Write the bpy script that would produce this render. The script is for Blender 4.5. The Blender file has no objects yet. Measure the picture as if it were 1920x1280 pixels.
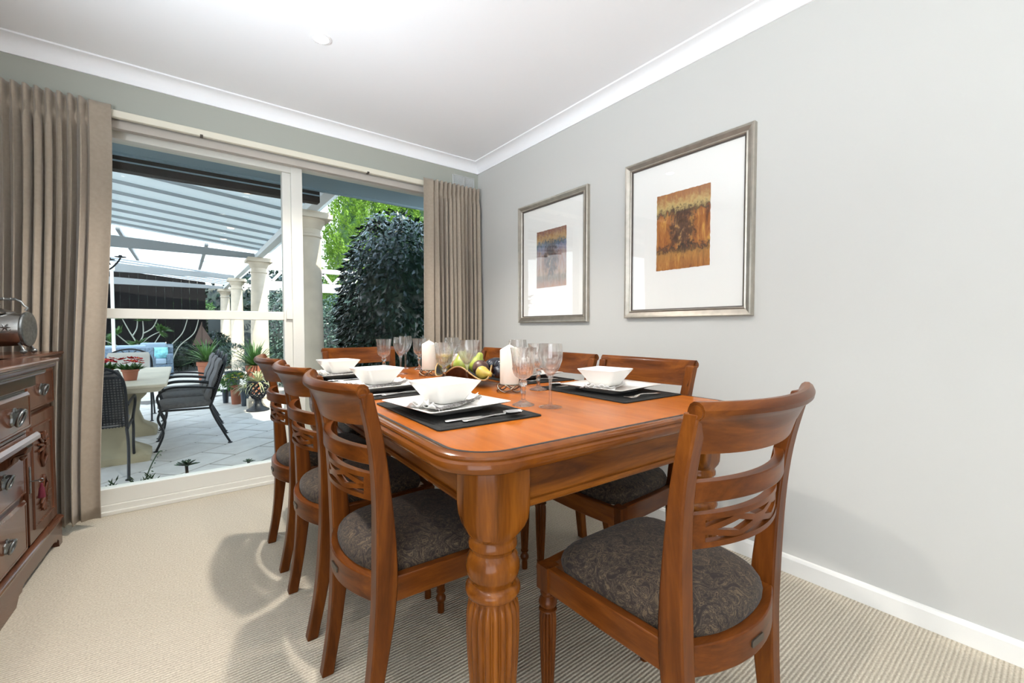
import bpy, bmesh, math, random
from mathutils import Vector, Matrix
random.seed(7)
R = math.radians
PI = math.pi
SC = bpy.context.scene
COL = SC.collection

# ------------------------------------------------------------------ camera, sky, sun, lights, exposure
cam_d = bpy.data.cameras.new('camera'); cam_d.sensor_width = 36.0; cam_d.lens = 805 / 1920 * 36
cam_d.clip_start = 0.02; cam_d.clip_end = 300
cam = bpy.data.objects.new('camera', cam_d); COL.objects.link(cam)
cam.location = (0, 0, 1.04); cam.rotation_euler = (R(90 - 1.7788), 0, R(-37.5135))
SC.camera = cam
SC.view_settings.view_transform = 'Standard'; SC.view_settings.look = 'None'
SC.view_settings.gamma = 1.0; SC.view_settings.use_curve_mapping = False
SC.view_settings.exposure = 0.2

w = bpy.data.worlds.new('sky'); SC.world = w; w.use_nodes = True
nt = w.node_tree; nt.nodes.clear()
wo = nt.nodes.new('ShaderNodeOutputWorld'); wb = nt.nodes.new('ShaderNodeBackground')
tc = nt.nodes.new('ShaderNodeTexCoord'); sx = nt.nodes.new('ShaderNodeSeparateXYZ'); rmp = nt.nodes.new('ShaderNodeValToRGB')
rmp.color_ramp.elements[0].position = 0.0; rmp.color_ramp.elements[0].color = (0.93, 0.96, 1.0, 1)
rmp.color_ramp.elements[1].position = 0.7; rmp.color_ramp.elements[1].color = (0.55, 0.74, 1.0, 1)
nt.links.new(tc.outputs['Generated'], sx.inputs[0]); nt.links.new(sx.outputs['Z'], rmp.inputs[0])
nt.links.new(rmp.outputs[0], wb.inputs['Color']); wb.inputs['Strength'].default_value = 3.2
nt.links.new(wb.outputs[0], wo.inputs[0])

def light(name, kind, loc, energy, color, rot=(0, 0, 0), **kw):
    d = bpy.data.lights.new(name, kind); d.energy = energy; d.color = color
    for k, v in kw.items(): setattr(d, k, v)
    o = bpy.data.objects.new(name, d); COL.objects.link(o); o.location = loc; o.rotation_euler = rot
    return o
# sun stands behind the house, high, so it reaches the garden trees but not the patio next to the house
light('sun', 'SUN', (0, -10, 20), 7.0, (1.0, 0.93, 0.80), rot=(R(42), 0, R(14)), angle=R(0.6))
# added fill light at an unseen left opening, in place of daylight and terrace bounce
light('added_side_daylight', 'AREA', (-1.13, -1.55, 1.15), 20, (0.88, 0.95, 1.0), rot=(0, R(-108), 0), shape='RECTANGLE', size=2.1, size_y=3.0)

# ------------------------------------------------------------------ mesh helpers
class MB:
    def __init__(s): s.v = []; s.f = []
    def add(s, vs, fs):
        o = len(s.v); s.v += [tuple(v) for v in vs]; s.f += [tuple(i + o for i in f) for f in fs]; return s
    def box(s, x0, x1, y0, y1, z0, z1, M=None):
        vs = [Vector((x, y, z)) for z in (z0, z1) for y in (y0, y1) for x in (x0, x1)]
        if M is not None: vs = [M @ v for v in vs]
        return s.add(vs, [(0, 2, 3, 1), (4, 5, 7, 6), (0, 1, 5, 4), (2, 6, 7, 3), (0, 4, 6, 2), (1, 3, 7, 5)])
    def loft(s, rings, cap0=True, cap1=True, closed=False):
        n = len(rings[0]); vs = [v for r in rings for v in r]; fs = []
        m = len(rings)
        for i in range(m if closed else m - 1):
            j = (i + 1) % m
            for k in range(n):
                l = (k + 1) % n
                fs.append((i * n + k, i * n + l, j * n + l, j * n + k))
        if not closed:
            if cap0: fs.append(tuple(range(n - 1, -1, -1)))
            if cap1: fs.append(tuple((m - 1) * n + k for k in range(n)))
        return s.add(vs, fs)
    def lathe(s, prof, seg=24, M=None, mod=None, cap0=True, cap1=True):
        rings = []
        for r, z in prof:
            ring = []
            for k in range(seg):
                a = 2 * PI * k / seg; q = mod(r, z, a) if mod else r
                ring.append(Vector((q * math.cos(a), q * math.sin(a), z)))
            rings.append(ring)
        if M is not None: rings = [[M @ v for v in r] for r in rings]
        return s.loft(rings, cap0, cap1)
    def tube(s, pts, r, seg=8, closed=False, flat=1.0):
        pts = [Vector(p) for p in pts]; n = len(pts)
        rr = r if isinstance(r, (list, tuple)) else [r] * n
        rings = []; up = None
        for i, p in enumerate(pts):
            if closed: t = pts[(i + 1) % n] - pts[i - 1]
            else: t = pts[min(i + 1, n - 1)] - pts[max(i - 1, 0)]
            t.normalize()
            if up is None: up = Vector((0, 0, 1)) if abs(t.z) < 0.9 else Vector((0, 1, 0))
            a = up - t * up.dot(t)
            if a.length < 1e-5: a = t.orthogonal()
            a.normalize(); b = t.cross(a); up = a
            rings.append([p + (a * math.cos(2 * PI * k / seg) * flat + b * math.sin(2 * PI * k / seg)) * rr[i] for k in range(seg)])
        return s.loft(rings, True, True, closed)
    def prism(s, poly, axis, a0, a1):
        def mk(u, v, w_): return {'x': (w_, u, v), 'y': (u, w_, v), 'z': (u, v, w_)}[axis]
        return s.loft([[Vector(mk(u, v, a0)) for u, v in poly], [Vector(mk(u, v, a1)) for u, v in poly]])
    def grid(s, fn, nu, nv):
        vs = [fn(i / nu, j / nv) for j in range(nv + 1) for i in range(nu + 1)]
        fs = [(j * (nu + 1) + i, j * (nu + 1) + i + 1, (j + 1) * (nu + 1) + i + 1, (j + 1) * (nu + 1) + i) for j in range(nv) for i in range(nu)]
        return s.add(vs, fs)
    def mesh(s, name, m, smooth=35):
        me = bpy.data.meshes.new(name); me.from_pydata(s.v, [], s.f)
        bm = bmesh.new(); bm.from_mesh(me); bmesh.ops.recalc_face_normals(bm, faces=bm.faces); bm.to_mesh(me); bm.free()
        if m is not None: me.materials.append(m)
        if smooth:
            me.shade_smooth(); me.set_sharp_from_angle(angle=R(smooth))
        return me
    def build(s, name, m, parent=None, loc=None, rot=None, smooth=35, bevel=None, solid=None, raw=False):
        if raw:
            me = bpy.data.meshes.new(name); me.from_pydata(s.v, [], s.f); me.materials.append(m)
            if smooth: me.shade_smooth()
        else: me = s.mesh(name, m, smooth)
        o = bpy.data.objects.new(name, me); COL.objects.link(o)
        if parent: o.parent = parent
        if loc is not None: o.location = loc
        if rot is not None: o.rotation_euler = rot
        if solid:
            q = o.modifiers.new('thick', 'SOLIDIFY'); q.thickness = solid; q.offset = 0
        if bevel:
            b = o.modifiers.new('bevel', 'BEVEL'); b.width = bevel; b.segments = 2; b.limit_method = 'ANGLE'; b.angle_limit = R(40)
        return o

def tag(o, label, cat, group=None, kind=None):
    if label: o['label'] = label
    if cat: o['category'] = cat
    if group: o['group'] = group
    if kind: o['kind'] = kind
    return o
def thing(name, label, cat, loc=(0, 0, 0), rotz=0.0, group=None):
    o = bpy.data.objects.new(name, None); COL.objects.link(o); o.empty_display_size = 0.05
    o.location = loc; o.rotation_euler = (0, 0, rotz)
    return tag(o, label, cat, group)
def copy_tree(o, parent=None):
    c = o.copy(); COL.objects.link(c); c.parent = parent
    for ch in list(o.children): copy_tree(ch, c)
    return c
def dup(root, loc, rotz, label, group=None):
    c = copy_tree(root); c.location = loc; c.rotation_euler = (0, 0, rotz); c['label'] = label
    if group: c['group'] = group
    return c
def struct(o): o['kind'] = 'structure'; return o
def rrect(hx, hy, r, n=6, cx=0, cy=0):
    out = []
    for sxx, syy, a0 in ((1, 1, 0), (-1, 1, 90), (-1, -1, 180), (1, -1, 270)):
        for k in range(n + 1):
            a = R(a0 + 90 * k / n)
            out.append((cx + sxx * (hx - r) + r * math.cos(a), cy + syy * (hy - r) + r * math.sin(a)))
    return out
def smoothstep(a, b, x):
    t = max(0.0, min(1.0, (x - a) / (b - a))); return t * t * (3 - 2 * t)
def catmull(pts, n=6):
    pts = [Vector(p) for p in pts]; out = []
    P = [pts[0]] + pts + [pts[-1]]
    for i in range(1, len(P) - 2):
        for k in range(n):
            t = k / n
            out.append(0.5 * ((2 * P[i]) + (-P[i - 1] + P[i + 1]) * t + (2 * P[i - 1] - 5 * P[i] + 4 * P[i + 1] - P[i + 2]) * t * t + (-P[i - 1] + 3 * P[i] - 3 * P[i + 1] + P[i + 2]) * t ** 3))
    out.append(pts[-1]); return out

# ------------------------------------------------------------------ materials
def base(name):
    m = bpy.data.materials.new(name); m.use_nodes = True; t = m.node_tree
    return m, t, t.nodes['Principled BSDF']
def nd(t, kind, **kw):
    n = t.nodes.new(kind)
    for k, v in kw.items():
        if k in n.inputs: n.inputs[k].default_value = v
        else: setattr(n, k, v)
    return n
def ramp(t, stops, interp='LINEAR'):
    n = t.nodes.new('ShaderNodeValToRGB'); cr = n.color_ramp; cr.interpolation = interp
    while len(cr.elements) < len(stops): cr.elements.new(0.5)
    for e, (p, c) in zip(cr.elements, stops): e.position = p; e.color = (*c, 1)
    return n
def coords(t, scale=(1, 1, 1), rot=(0, 0, 0)):
    tcn = t.nodes.new('ShaderNodeTexCoord'); mp = t.nodes.new('ShaderNodeMapping')
    mp.inputs['Scale'].default_value = scale; mp.inputs['Rotation'].default_value = rot
    t.links.new(tcn.outputs['Object'], mp.inputs[0]); return mp
def plain(name, c, rough=0.5, metal=0.0, var=0.0, vscale=8, bump=0.0, bscale=60, coat=0.0, sheen=0.0, scale=(1, 1, 1), trans=0.0):
    m, t, b = base(name)
    b.inputs['Base Color'].default_value = (*c, 1); b.inputs['Roughness'].default_value = rough; b.inputs['Metallic'].default_value = metal
    b.inputs['Coat Weight'].default_value = coat; b.inputs['Sheen Weight'].default_value = sheen
    if trans: b.inputs['Transmission Weight'].default_value = trans
    mp = coords(t, scale)
    if var:
        n = nd(t, 'ShaderNodeTexNoise', Scale=vscale, Detail=5.0)
        t.links.new(mp.outputs[0], n.inputs['Vector'])
        r_ = ramp(t, [(0.3, tuple(x * (1 - var) for x in c)), (0.7, tuple(min(1, x * (1 + var)) for x in c))])
        t.links.new(n.outputs['Fac'], r_.inputs[0]); t.links.new(r_.outputs[0], b.inputs['Base Color'])
    if bump:
        n2 = nd(t, 'ShaderNodeTexNoise', Scale=bscale, Detail=3.0); t.links.new(mp.outputs[0], n2.inputs['Vector'])
        bp = nd(t, 'ShaderNodeBump', Strength=bump, Distance=0.004)
        t.links.new(n2.outputs['Fac'], bp.inputs['Height']); t.links.new(bp.outputs[0], b.inputs['Normal'])
    return m
def wood(name, axis, dark, mid, lite, rough=0.3, coat=0.07, scale=9.0, spec=0.13):
    m, t, b = base(name)
    s = [scale, scale, scale]; s['xyz'.index(axis)] = scale * 0.11
    mp = coords(t, tuple(s))
    n = nd(t, 'ShaderNodeTexNoise', Scale=1.6, Detail=7.0, Roughness=0.62, Distortion=0.9)
    t.links.new(mp.outputs[0], n.inputs['Vector'])
    r_ = ramp(t, [(0.28, dark), (0.5, mid), (0.74, lite)])
    t.links.new(n.outputs['Fac'], r_.inputs[0])
    mp2 = coords(t, tuple(x * 7 for x in s))
    n2 = nd(t, 'ShaderNodeTexNoise', Scale=2.0, Detail=3.0); t.links.new(mp2.outputs[0], n2.inputs['Vector'])
    mx = nd(t, 'ShaderNodeMix', data_type='RGBA', blend_type='MULTIPLY'); mx.inputs[0].default_value = 0.35
    r2 = ramp(t, [(0.35, (0.55, 0.5, 0.45)), (0.6, (1, 1, 1))]); t.links.new(n2.outputs['Fac'], r2.inputs[0])
    t.links.new(r_.outputs[0], mx.inputs[6]); t.links.new(r2.outputs[0], mx.inputs[7])
    t.links.new(mx.outputs[2], b.inputs['Base Color'])
    b.inputs['Roughness'].default_value = rough; b.inputs['Coat Weight'].default_value = coat; b.inputs['Coat Roughness'].default_value = 0.1; b.inputs['Specular IOR Level'].default_value = spec
    return m
CW = ((0.045, 0.0115, 0.0025), (0.125, 0.034, 0.0055), (0.225, 0.068, 0.010))
wood_x = wood('chair_wood_x', 'x', *CW); wood_y = wood('chair_wood_y', 'y', *CW); wood_z = wood('chair_wood_z', 'z', *CW)
TW = ((0.33, 0.082, 0.007), (0.42, 0.112, 0.010), (0.51, 0.150, 0.016))
top_wood = wood('table_top_wood', 'y', *TW, rough=0.26, coat=0.05, scale=3.0, spec=0.2)
LW = ((0.075, 0.020, 0.003), (0.20, 0.060, 0.007), (0.32, 0.108, 0.014))
leg_wood = wood('table_leg_wood', 'z', *LW, rough=0.22, coat=0.25); apron_wx = wood('apron_wood_x', 'x', *LW); apron_wy = wood('apron_wood_y', 'y', *LW)
edge_wood = wood('table_edge_wood', 'y', (0.10, 0.026, 0.004), (0.15, 0.042, 0.005), (0.20, 0.062, 0.008), rough=0.18, coat=0.35, scale=2.0)
SW = ((0.045, 0.016, 0.009), (0.10, 0.036, 0.018), (0.17, 0.066, 0.033))
side_y = wood('sideboard_wood_y', 'y', *SW, rough=0.24, coat=0.35); side_z = wood('sideboard_wood_z', 'z', *SW, rough=0.24, coat=0.35)
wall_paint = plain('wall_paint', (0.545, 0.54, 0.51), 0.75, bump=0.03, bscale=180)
win_wall_shaded = plain('window_wall_shaded_paint', (0.38, 0.39, 0.34), 0.75, bump=0.03, bscale=180)  # same paint as the other walls, coloured darker for the shade of the backlit side
white_paint = plain('ceiling_white', (0.89, 0.89, 0.90), 0.7)
gloss_white = plain('gloss_white_paint', (0.82, 0.81, 0.77), 0.35)
frame_cream = plain('window_frame_cream', (0.74, 0.73, 0.67), 0.4)
track_cream = plain('curtain_track_cream', (0.74, 0.70, 0.58), 0.4)
blind_grey = plain('rolled_blind_fabric', (0.50, 0.46, 0.41), 0.8, bump=0.2, bscale=400)
curtain_m = plain('curtain_taupe', (0.35, 0.29, 0.225), 0.85, var=0.06, vscale=60, bump=0.15, bscale=700, sheen=0.3)
black_m = plain('black_line', (0.012, 0.010, 0.009), 0.4)
iron = plain('wrought_iron', (0.012, 0.014, 0.018), 0.45, var=0.2)
silver = plain('cutlery_steel', (0.72, 0.71, 0.69), 0.16, metal=1.0)
pewter = plain('handle_pewter', (0.20, 0.21, 0.21), 0.3, metal=0.9, var=0.3, vscale=80)
brass_dark = plain('plaque_metal', (0.08, 0.065, 0.05), 0.4, metal=0.6)
ceramic = plain('white_ceramic', (0.86, 0.845, 0.80), 0.16, coat=0.4)
napkin_m = plain('napkin_linen', (0.76, 0.74, 0.71), 0.9, var=0.05, bump=0.3, bscale=300)
fringe_m = plain('napkin_fringe', (0.26, 0.24, 0.23), 0.9, var=0.4, vscale=120)
mat_m = plain('placemat_black', (0.020, 0.020, 0.019), 0.62, var=0.35, vscale=200, bump=0.6, bscale=500)
wax = plain('candle_wax', (0.85, 0.80, 0.70), 0.5)
wick_m = plain('wick', (0.7, 0.66, 0.58), 0.9)
stand_m = plain('wire_stand', (0.30, 0.24, 0.18), 0.25, metal=1.0)
frame_m = plain('picture_frame_champagne', (0.46, 0.42, 0.36), 0.3, metal=0.85, var=0.12, vscale=25, scale=(1, 1, 1))
fillet_m = plain('picture_fillet', (0.07, 0.055, 0.045), 0.4)
mount_m = plain('picture_mount', (0.82, 0.81, 0.77), 0.85)
stone_m = plain('column_stone', (0.62, 0.54, 0.43), 0.8, var=0.12, vscale=5, bump=0.3, bscale=40)
pergola_w = plain('pergola_white', (0.72, 0.75, 0.76), 0.55)
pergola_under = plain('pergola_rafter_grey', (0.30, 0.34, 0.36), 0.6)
steel_beam = plain('pergola_beam_grey', (0.27, 0.29, 0.30), 0.55)
soffit_m = plain('eave_soffit', (0.22, 0.31, 0.36), 0.6)
dark_beam = plain('fascia_dark_brown', (0.028, 0.022, 0.018), 0.6, var=0.2)
sofa_m = plain('sofa_wicker', (0.14, 0.20, 0.27), 0.8, var=0.35, vscale=30, bump=0.8, bscale=90)
sofa_c = plain('sofa_cushion', (0.32, 0.42, 0.52), 0.9)
cush_dark = plain('chair_cushion_grey', (0.15, 0.145, 0.145), 0.95, var=0.2, vscale=30, bump=0.3, bscale=120)
cush_light = plain('chair_cushion_beige', (0.55, 0.52, 0.46), 0.95)
stone_tab = plain('patio_table_stone', (0.66, 0.58, 0.44), 0.6, var=0.08, vscale=6)
stone_tab2 = plain('patio_pedestal_stone', (0.36, 0.31, 0.20), 0.7, var=0.12, vscale=6)
terracotta = plain('terracotta', (0.34, 0.12, 0.065), 0.8, var=0.12)
pot_dark = plain('pot_dark_blue', (0.022, 0.035, 0.05), 0.4)
soil = plain('soil', (0.035, 0.025, 0.018), 0.95, var=0.4, bump=0.8, bscale=60)
fence_m = plain('fence_dark', (0.008, 0.0075, 0.008), 0.8, var=0.3, scale=(6, 6, 0.6))
garden_wall_m = plain('garden_wall_render', (0.10, 0.115, 0.115), 0.85, var=0.2, vscale=1.5)
branch_pale = plain('pale_bark', (0.42, 0.44, 0.38), 0.8)
bark = plain('bark', (0.06, 0.04, 0.028), 0.9, var=0.3)
red_fl = plain('red_petals', (0.62, 0.012, 0.02), 0.6); yel_fl = plain('yellow_petals', (0.75, 0.52, 0.02), 0.6)
vent_m = plain('vent_white', (0.58, 0.585, 0.57), 0.5)
tassel_m = plain('tassel_burgundy', (0.12, 0.006, 0.02), 0.8)
sail_m = plain('ornament_bronze', (0.12, 0.075, 0.06), 0.6)

for m_, v_ in ((fence_m, 0.08), (dark_beam, 0.15), (garden_wall_m, 0.15), (soil, 0.1), (iron, 0.3), (mat_m, 0.15)):
    m_.node_tree.nodes['Principled BSDF'].inputs['Specular IOR Level'].default_value = v_

def leaf_mat(name, c1, c2, rough=0.4, tr=0.0):
    m, t, b = base(name)
    n = nd(t, 'ShaderNodeTexNoise', Scale=7.0, Detail=3.0); mp = coords(t); t.links.new(mp.outputs[0], n.inputs['Vector'])
    r_ = ramp(t, [(0.35, c1), (0.65, c2)]); t.links.new(n.outputs['Fac'], r_.inputs[0]); t.links.new(r_.outputs[0], b.inputs['Base Color'])
    b.inputs['Roughness'].default_value = rough
    if tr:
        tl = nd(t, 'ShaderNodeBsdfTranslucent'); t.links.new(r_.outputs[0], tl.inputs[0])
        mx = nd(t, 'ShaderNodeMixShader'); mx.inputs[0].default_value = tr
        t.links.new(b.outputs[0], mx.inputs[1]); t.links.new(tl.outputs[0], mx.inputs[2])
        t.links.new(mx.outputs[0], t.nodes['Material Output'].inputs[0])
    return m
leaf_hedge = leaf_mat('leaf_hedge', (0.005, 0.014, 0.010), (0.014, 0.034, 0.020), 0.22)
leaf_low = leaf_mat('leaf_low_hedge', (0.03, 0.075, 0.06), (0.09, 0.15, 0.11), 0.3, 0.1)
leaf_con = leaf_mat('leaf_conifer', (0.08, 0.19, 0.012), (0.25, 0.42, 0.04), 0.6, 0.25)
leaf_mid = leaf_mat('leaf_mid', (0.03, 0.10, 0.022), (0.10, 0.22, 0.05), 0.45, 0.25)
leaf_pale = leaf_mat('leaf_pale', (0.14, 0.24, 0.07), (0.34, 0.42, 0.18), 0.5, 0.25)
leaf_strip = leaf_mat('leaf_striped', (0.25, 0.30, 0.12), (0.60, 0.58, 0.36), 0.5, 0.2)
leaf_dark = leaf_mat('leaf_succulent', (0.012, 0.035, 0.014), (0.04, 0.085, 0.03), 0.35)
leaf_grey = leaf_mat('leaf_grey', (0.05, 0.09, 0.08), (0.12, 0.18, 0.16), 0.6)

def carpet():
    m, t, b = base('carpet_ribbed_beige')
    mp = coords(t)
    n = nd(t, 'ShaderNodeTexNoise', Scale=160.0, Detail=4.0); t.links.new(mp.outputs[0], n.inputs['Vector'])
    r_ = ramp(t, [(0.3, (0.50, 0.44, 0.345)), (0.7, (0.72, 0.65, 0.53))]); t.links.new(n.outputs['Fac'], r_.inputs[0])
    wv = nd(t, 'ShaderNodeTexWave', wave_type='BANDS', bands_direction='Y', wave_profile='SIN', Scale=27.5, Distortion=0.6)
    wv.inputs['Detail'].default_value = 2.0; wv.inputs['Detail Scale'].default_value = 3.0
    t.links.new(mp.outputs[0], wv.inputs['Vector'])
    r2 = ramp(t, [(0.0, (0.62, 0.60, 0.57)), (0.55, (1, 1, 1))]); t.links.new(wv.outputs['Fac'], r2.inputs[0])
    mx = nd(t, 'ShaderNodeMix', data_type='RGBA', blend_type='MULTIPLY'); mx.inputs[0].default_value = 0.75
    t.links.new(r_.outputs[0], mx.inputs[6]); t.links.new(r2.outputs[0], mx.inputs[7]); t.links.new(mx.outputs[2], b.inputs['Base Color'])
    ad = nd(t, 'ShaderNodeMath', operation='MULTIPLY_ADD'); ad.inputs[1].default_value = 0.5
    t.links.new(n.outputs['Fac'], ad.inputs[0]); t.links.new(wv.outputs['Fac'], ad.inputs[2])
    bp = nd(t, 'ShaderNodeBump', Strength=0.6, Distance=0.003); t.links.new(ad.outputs[0], bp.inputs['Height']); t.links.new(bp.outputs[0], b.inputs['Normal'])
    b.inputs['Roughness'].default_value = 0.95; b.inputs['Specular IOR Level'].default_value = 0.1
    return m
carpet_m = carpet()
def seat_fabric():
    m, t, b = base('seat_fabric_scroll')
    mp = coords(t)
    n = nd(t, 'ShaderNodeTexNoise', Scale=25.0, Detail=3.0, Distortion=3.4); t.links.new(mp.outputs[0], n.inputs['Vector'])
    r_ = ramp(t, [(0.30, (0.020, 0.014, 0.012)), (0.43, (0.028, 0.019, 0.015)), (0.47, (0.085, 0.060, 0.038)), (0.50, (0.026, 0.018, 0.015)), (0.55, (0.045, 0.031, 0.020)), (0.59, (0.125, 0.088, 0.052)), (0.64, (0.03, 0.02, 0.016))])
    t.links.new(n.outputs['Fac'], r_.inputs[0]); t.links.new(r_.outputs[0], b.inputs['Base Color'])
    n2 = nd(t, 'ShaderNodeTexNoise', Scale=500.0); t.links.new(mp.outputs[0], n2.inputs['Vector'])
    bp = nd(t, 'ShaderNodeBump', Strength=0.4, Distance=0.002); t.links.new(n2.outputs['Fac'], bp.inputs['Height']); t.links.new(bp.outputs[0], b.inputs['Normal'])
    b.inputs['Roughness'].default_value = 0.8; b.inputs['Sheen Weight'].default_value = 0.08; b.inputs['Specular IOR Level'].default_value = 0.25
    return m
seat_m = seat_fabric()
def thin_glass(name, tint, refl=1.0):
    m = bpy.data.materials.new(name); m.use_nodes = True; t = m.node_tree; t.nodes.clear()
    o = nd(t, 'ShaderNodeOutputMaterial'); tr = nd(t, 'ShaderNodeBsdfTransparent'); tr.inputs[0].default_value = (*tint, 1)
    g = nd(t, 'ShaderNodeBsdfGlossy'); g.inputs['Roughness'].default_value = 0.0
    ge = nd(t, 'ShaderNodeNewGeometry'); mi = nd(t, 'ShaderNodeMapRange'); mi.inputs['To Min'].default_value = 1.45; mi.inputs['To Max'].default_value = 1 / 1.45
    fr = nd(t, 'ShaderNodeFresnel', IOR=1.45); t.links.new(ge.outputs['Backfacing'], mi.inputs[0]); t.links.new(mi.outputs[0], fr.inputs['IOR']); ml = nd(t, 'ShaderNodeMath', operation='MULTIPLY'); ml.inputs[1].default_value = refl
    mx = nd(t, 'ShaderNodeMixShader'); t.links.new(fr.outputs[0], ml.inputs[0]); t.links.new(ml.outputs[0], mx.inputs[0])
    t.links.new(tr.outputs[0], mx.inputs[1]); t.links.new(g.outputs[0], mx.inputs[2]); t.links.new(mx.outputs[0], o.inputs[0])
    return m
pane_m = thin_glass('window_pane_glass', (0.97, 0.99, 0.98), 0.2)
pic_glass = thin_glass('picture_glass', (1, 1, 1), 1.0)
def goblet_glass(name, mixv):
    m = thin_glass(name, (1, 1, 1), 0.9); t = m.node_tree; o = [n for n in t.nodes if n.type == 'OUTPUT_MATERIAL'][0]
    thin = o.inputs[0].links[0].from_socket
    gl = nd(t, 'ShaderNodeBsdfGlass', IOR=1.5); gl.inputs['Roughness'].default_value = 0.0
    mx = nd(t, 'ShaderNodeMixShader'); mx.inputs[0].default_value = mixv
    t.links.new(thin, mx.inputs[1]); t.links.new(gl.outputs[0], mx.inputs[2]); t.links.new(mx.outputs[0], o.inputs[0])
    return m
wine_glass_m = goblet_glass('wine_glass_clear', 0.35); crystal_m = goblet_glass('cut_crystal', 0.75)
def emit(name, c, s):
    m = bpy.data.materials.new(name); m.use_nodes = True; t = m.node_tree; b = t.nodes['Principled BSDF']
    b.inputs['Emission Color'].default_value = (*c, 1); b.inputs['Emission Strength'].default_value = s; return m
lamp_on = emit('lamp_on', (1.0, 0.95, 0.85), 30.0); lamp_warm = emit('patio_lamp_on', (1.0, 0.7, 0.45), 6.0)
def art(name, stops, bands, seed):
    m, t, b = base(name)
    mp = coords(t, (1, 20, 4.0)); mp.inputs['Location'].default_value = (seed, seed * 1.7, 0)
    n = nd(t, 'ShaderNodeTexNoise', Scale=2.2, Detail=8.0, Roughness=0.65, Distortion=0.5); t.links.new(mp.outputs[0], n.inputs['Vector'])
    r_ = ramp(t, stops); t.links.new(n.outputs['Fac'], r_.inputs[0])
    mpf = coords(t, (1, 30, 22)); n2 = nd(t, 'ShaderNodeTexNoise', Scale=1.5, Detail=6.0, Roughness=0.7); t.links.new(mpf.outputs[0], n2.inputs['Vector'])
    tcn = nd(t, 'ShaderNodeTexCoord'); sp = nd(t, 'ShaderNodeSeparateXYZ'); t.links.new(tcn.outputs['Object'], sp.inputs[0])
    ad = nd(t, 'ShaderNodeMath', operation='MULTIPLY_ADD'); ad.inputs[1].default_value = 0.16; t.links.new(n2.outputs['Fac'], ad.inputs[0]); t.links.new(sp.outputs['Z'], ad.inputs[2])
    mr = nd(t, 'ShaderNodeMapRange'); mr.inputs['From Min'].default_value = -0.12; mr.inputs['From Max'].default_value = 0.28; t.links.new(ad.outputs[0], mr.inputs[0])
    bd = ramp(t, [(p, c) for p, c, a in bands]); t.links.new(mr.outputs[0], bd.inputs[0])
    ba = ramp(t, [(p, (a, a, a)) for p, c, a in bands]); t.links.new(mr.outputs[0], ba.inputs[0])
    mx = nd(t, 'ShaderNodeMix', data_type='RGBA'); t.links.new(ba.outputs[0], mx.inputs[0]); t.links.new(r_.outputs[0], mx.inputs[6]); t.links.new(bd.outputs[0], mx.inputs[7])
    # dark crusty middle patch of the print
    d1 = nd(t, 'ShaderNodeMath', operation='MULTIPLY'); d1.inputs[1].default_value = 7.0; t.links.new(sp.outputs['Y'], d1.inputs[0])
    d2 = nd(t, 'ShaderNodeMath', operation='MULTIPLY'); d2.inputs[1].default_value = 4.6; t.links.new(sp.outputs['Z'], d2.inputs[0])
    p1 = nd(t, 'ShaderNodeMath', operation='POWER'); p1.inputs[1].default_value = 2.0; t.links.new(d1.outputs[0], p1.inputs[0])
    p2 = nd(t, 'ShaderNodeMath', operation='POWER'); p2.inputs[1].default_value = 2.0; t.links.new(d2.outputs[0], p2.inputs[0])
    sm = nd(t, 'ShaderNodeMath', operation='ADD'); t.links.new(p1.outputs[0], sm.inputs[0]); t.links.new(p2.outputs[0], sm.inputs[1])
    sm2 = nd(t, 'ShaderNodeMath', operation='MULTIPLY_ADD'); sm2.inputs[1].default_value = 1.3; t.links.new(n2.outputs['Fac'], sm2.inputs[0]); t.links.new(sm.outputs[0], sm2.inputs[2])
    pr = ramp(t, [(0.78, (0.85, 0.85, 0.85)), (1.0, (0, 0, 0))]); t.links.new(sm2.outputs[0], pr.inputs[0])
    sp2 = ramp(t, [(0.42, (0.02, 0.013, 0.012)), (0.56, (0.10, 0.05, 0.03)), (0.66, (0.5, 0.33, 0.14))]); t.links.new(n2.outputs['Fac'], sp2.inputs[0])
    mx2 = nd(t, 'ShaderNodeMix', data_type='RGBA'); t.links.new(pr.outputs[0], mx2.inputs[0]); t.links.new(mx.outputs[2], mx2.inputs[6]); t.links.new(sp2.outputs[0], mx2.inputs[7])
    t.links.new(mx2.outputs[2], b.inputs['Base Color']); b.inputs['Roughness'].default_value = 0.6
    return m
art_gold = art('print_rust_gold', [(0.30, (0.05, 0.018, 0.008)), (0.42, (0.30, 0.095, 0.018)), (0.55, (0.42, 0.16, 0.03)), (0.66, (0.62, 0.34, 0.07)), (0.75, (0.34, 0.11, 0.02))],
               [(0.0, (0.30, 0.12, 0.03), 0.25), (0.20, (0.45, 0.25, 0.06), 0.5), (0.27, (0.012, 0.011, 0.016), 0.9), (0.33, (0.3, 0.1, 0.02), 0.0), (0.68, (0.3, 0.1, 0.02), 0.0), (0.73, (0.012, 0.010, 0.012), 0.9), (0.82, (0.55, 0.42, 0.16), 0.85), (0.95, (0.32, 0.13, 0.035), 0.6)], 3.1)
art_blue = art('print_blue_rust', [(0.30, (0.08, 0.035, 0.02)), (0.42, (0.30, 0.13, 0.06)), (0.55, (0.30, 0.26, 0.28)), (0.66, (0.46, 0.30, 0.16)), (0.75, (0.55, 0.38, 0.14))],
               [(0.0, (0.42, 0.20, 0.09), 0.6), (0.18, (0.10, 0.11, 0.07), 0.7), (0.26, (0.40, 0.28, 0.16), 0.4), (0.5, (0.34, 0.22, 0.16), 0.1), (0.68, (0.20, 0.24, 0.36), 0.7), (0.76, (0.03, 0.10, 0.15), 0.85), (0.85, (0.50, 0.32, 0.12), 0.8), (0.97, (0.22, 0.09, 0.06), 0.8)], 8.4)

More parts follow.
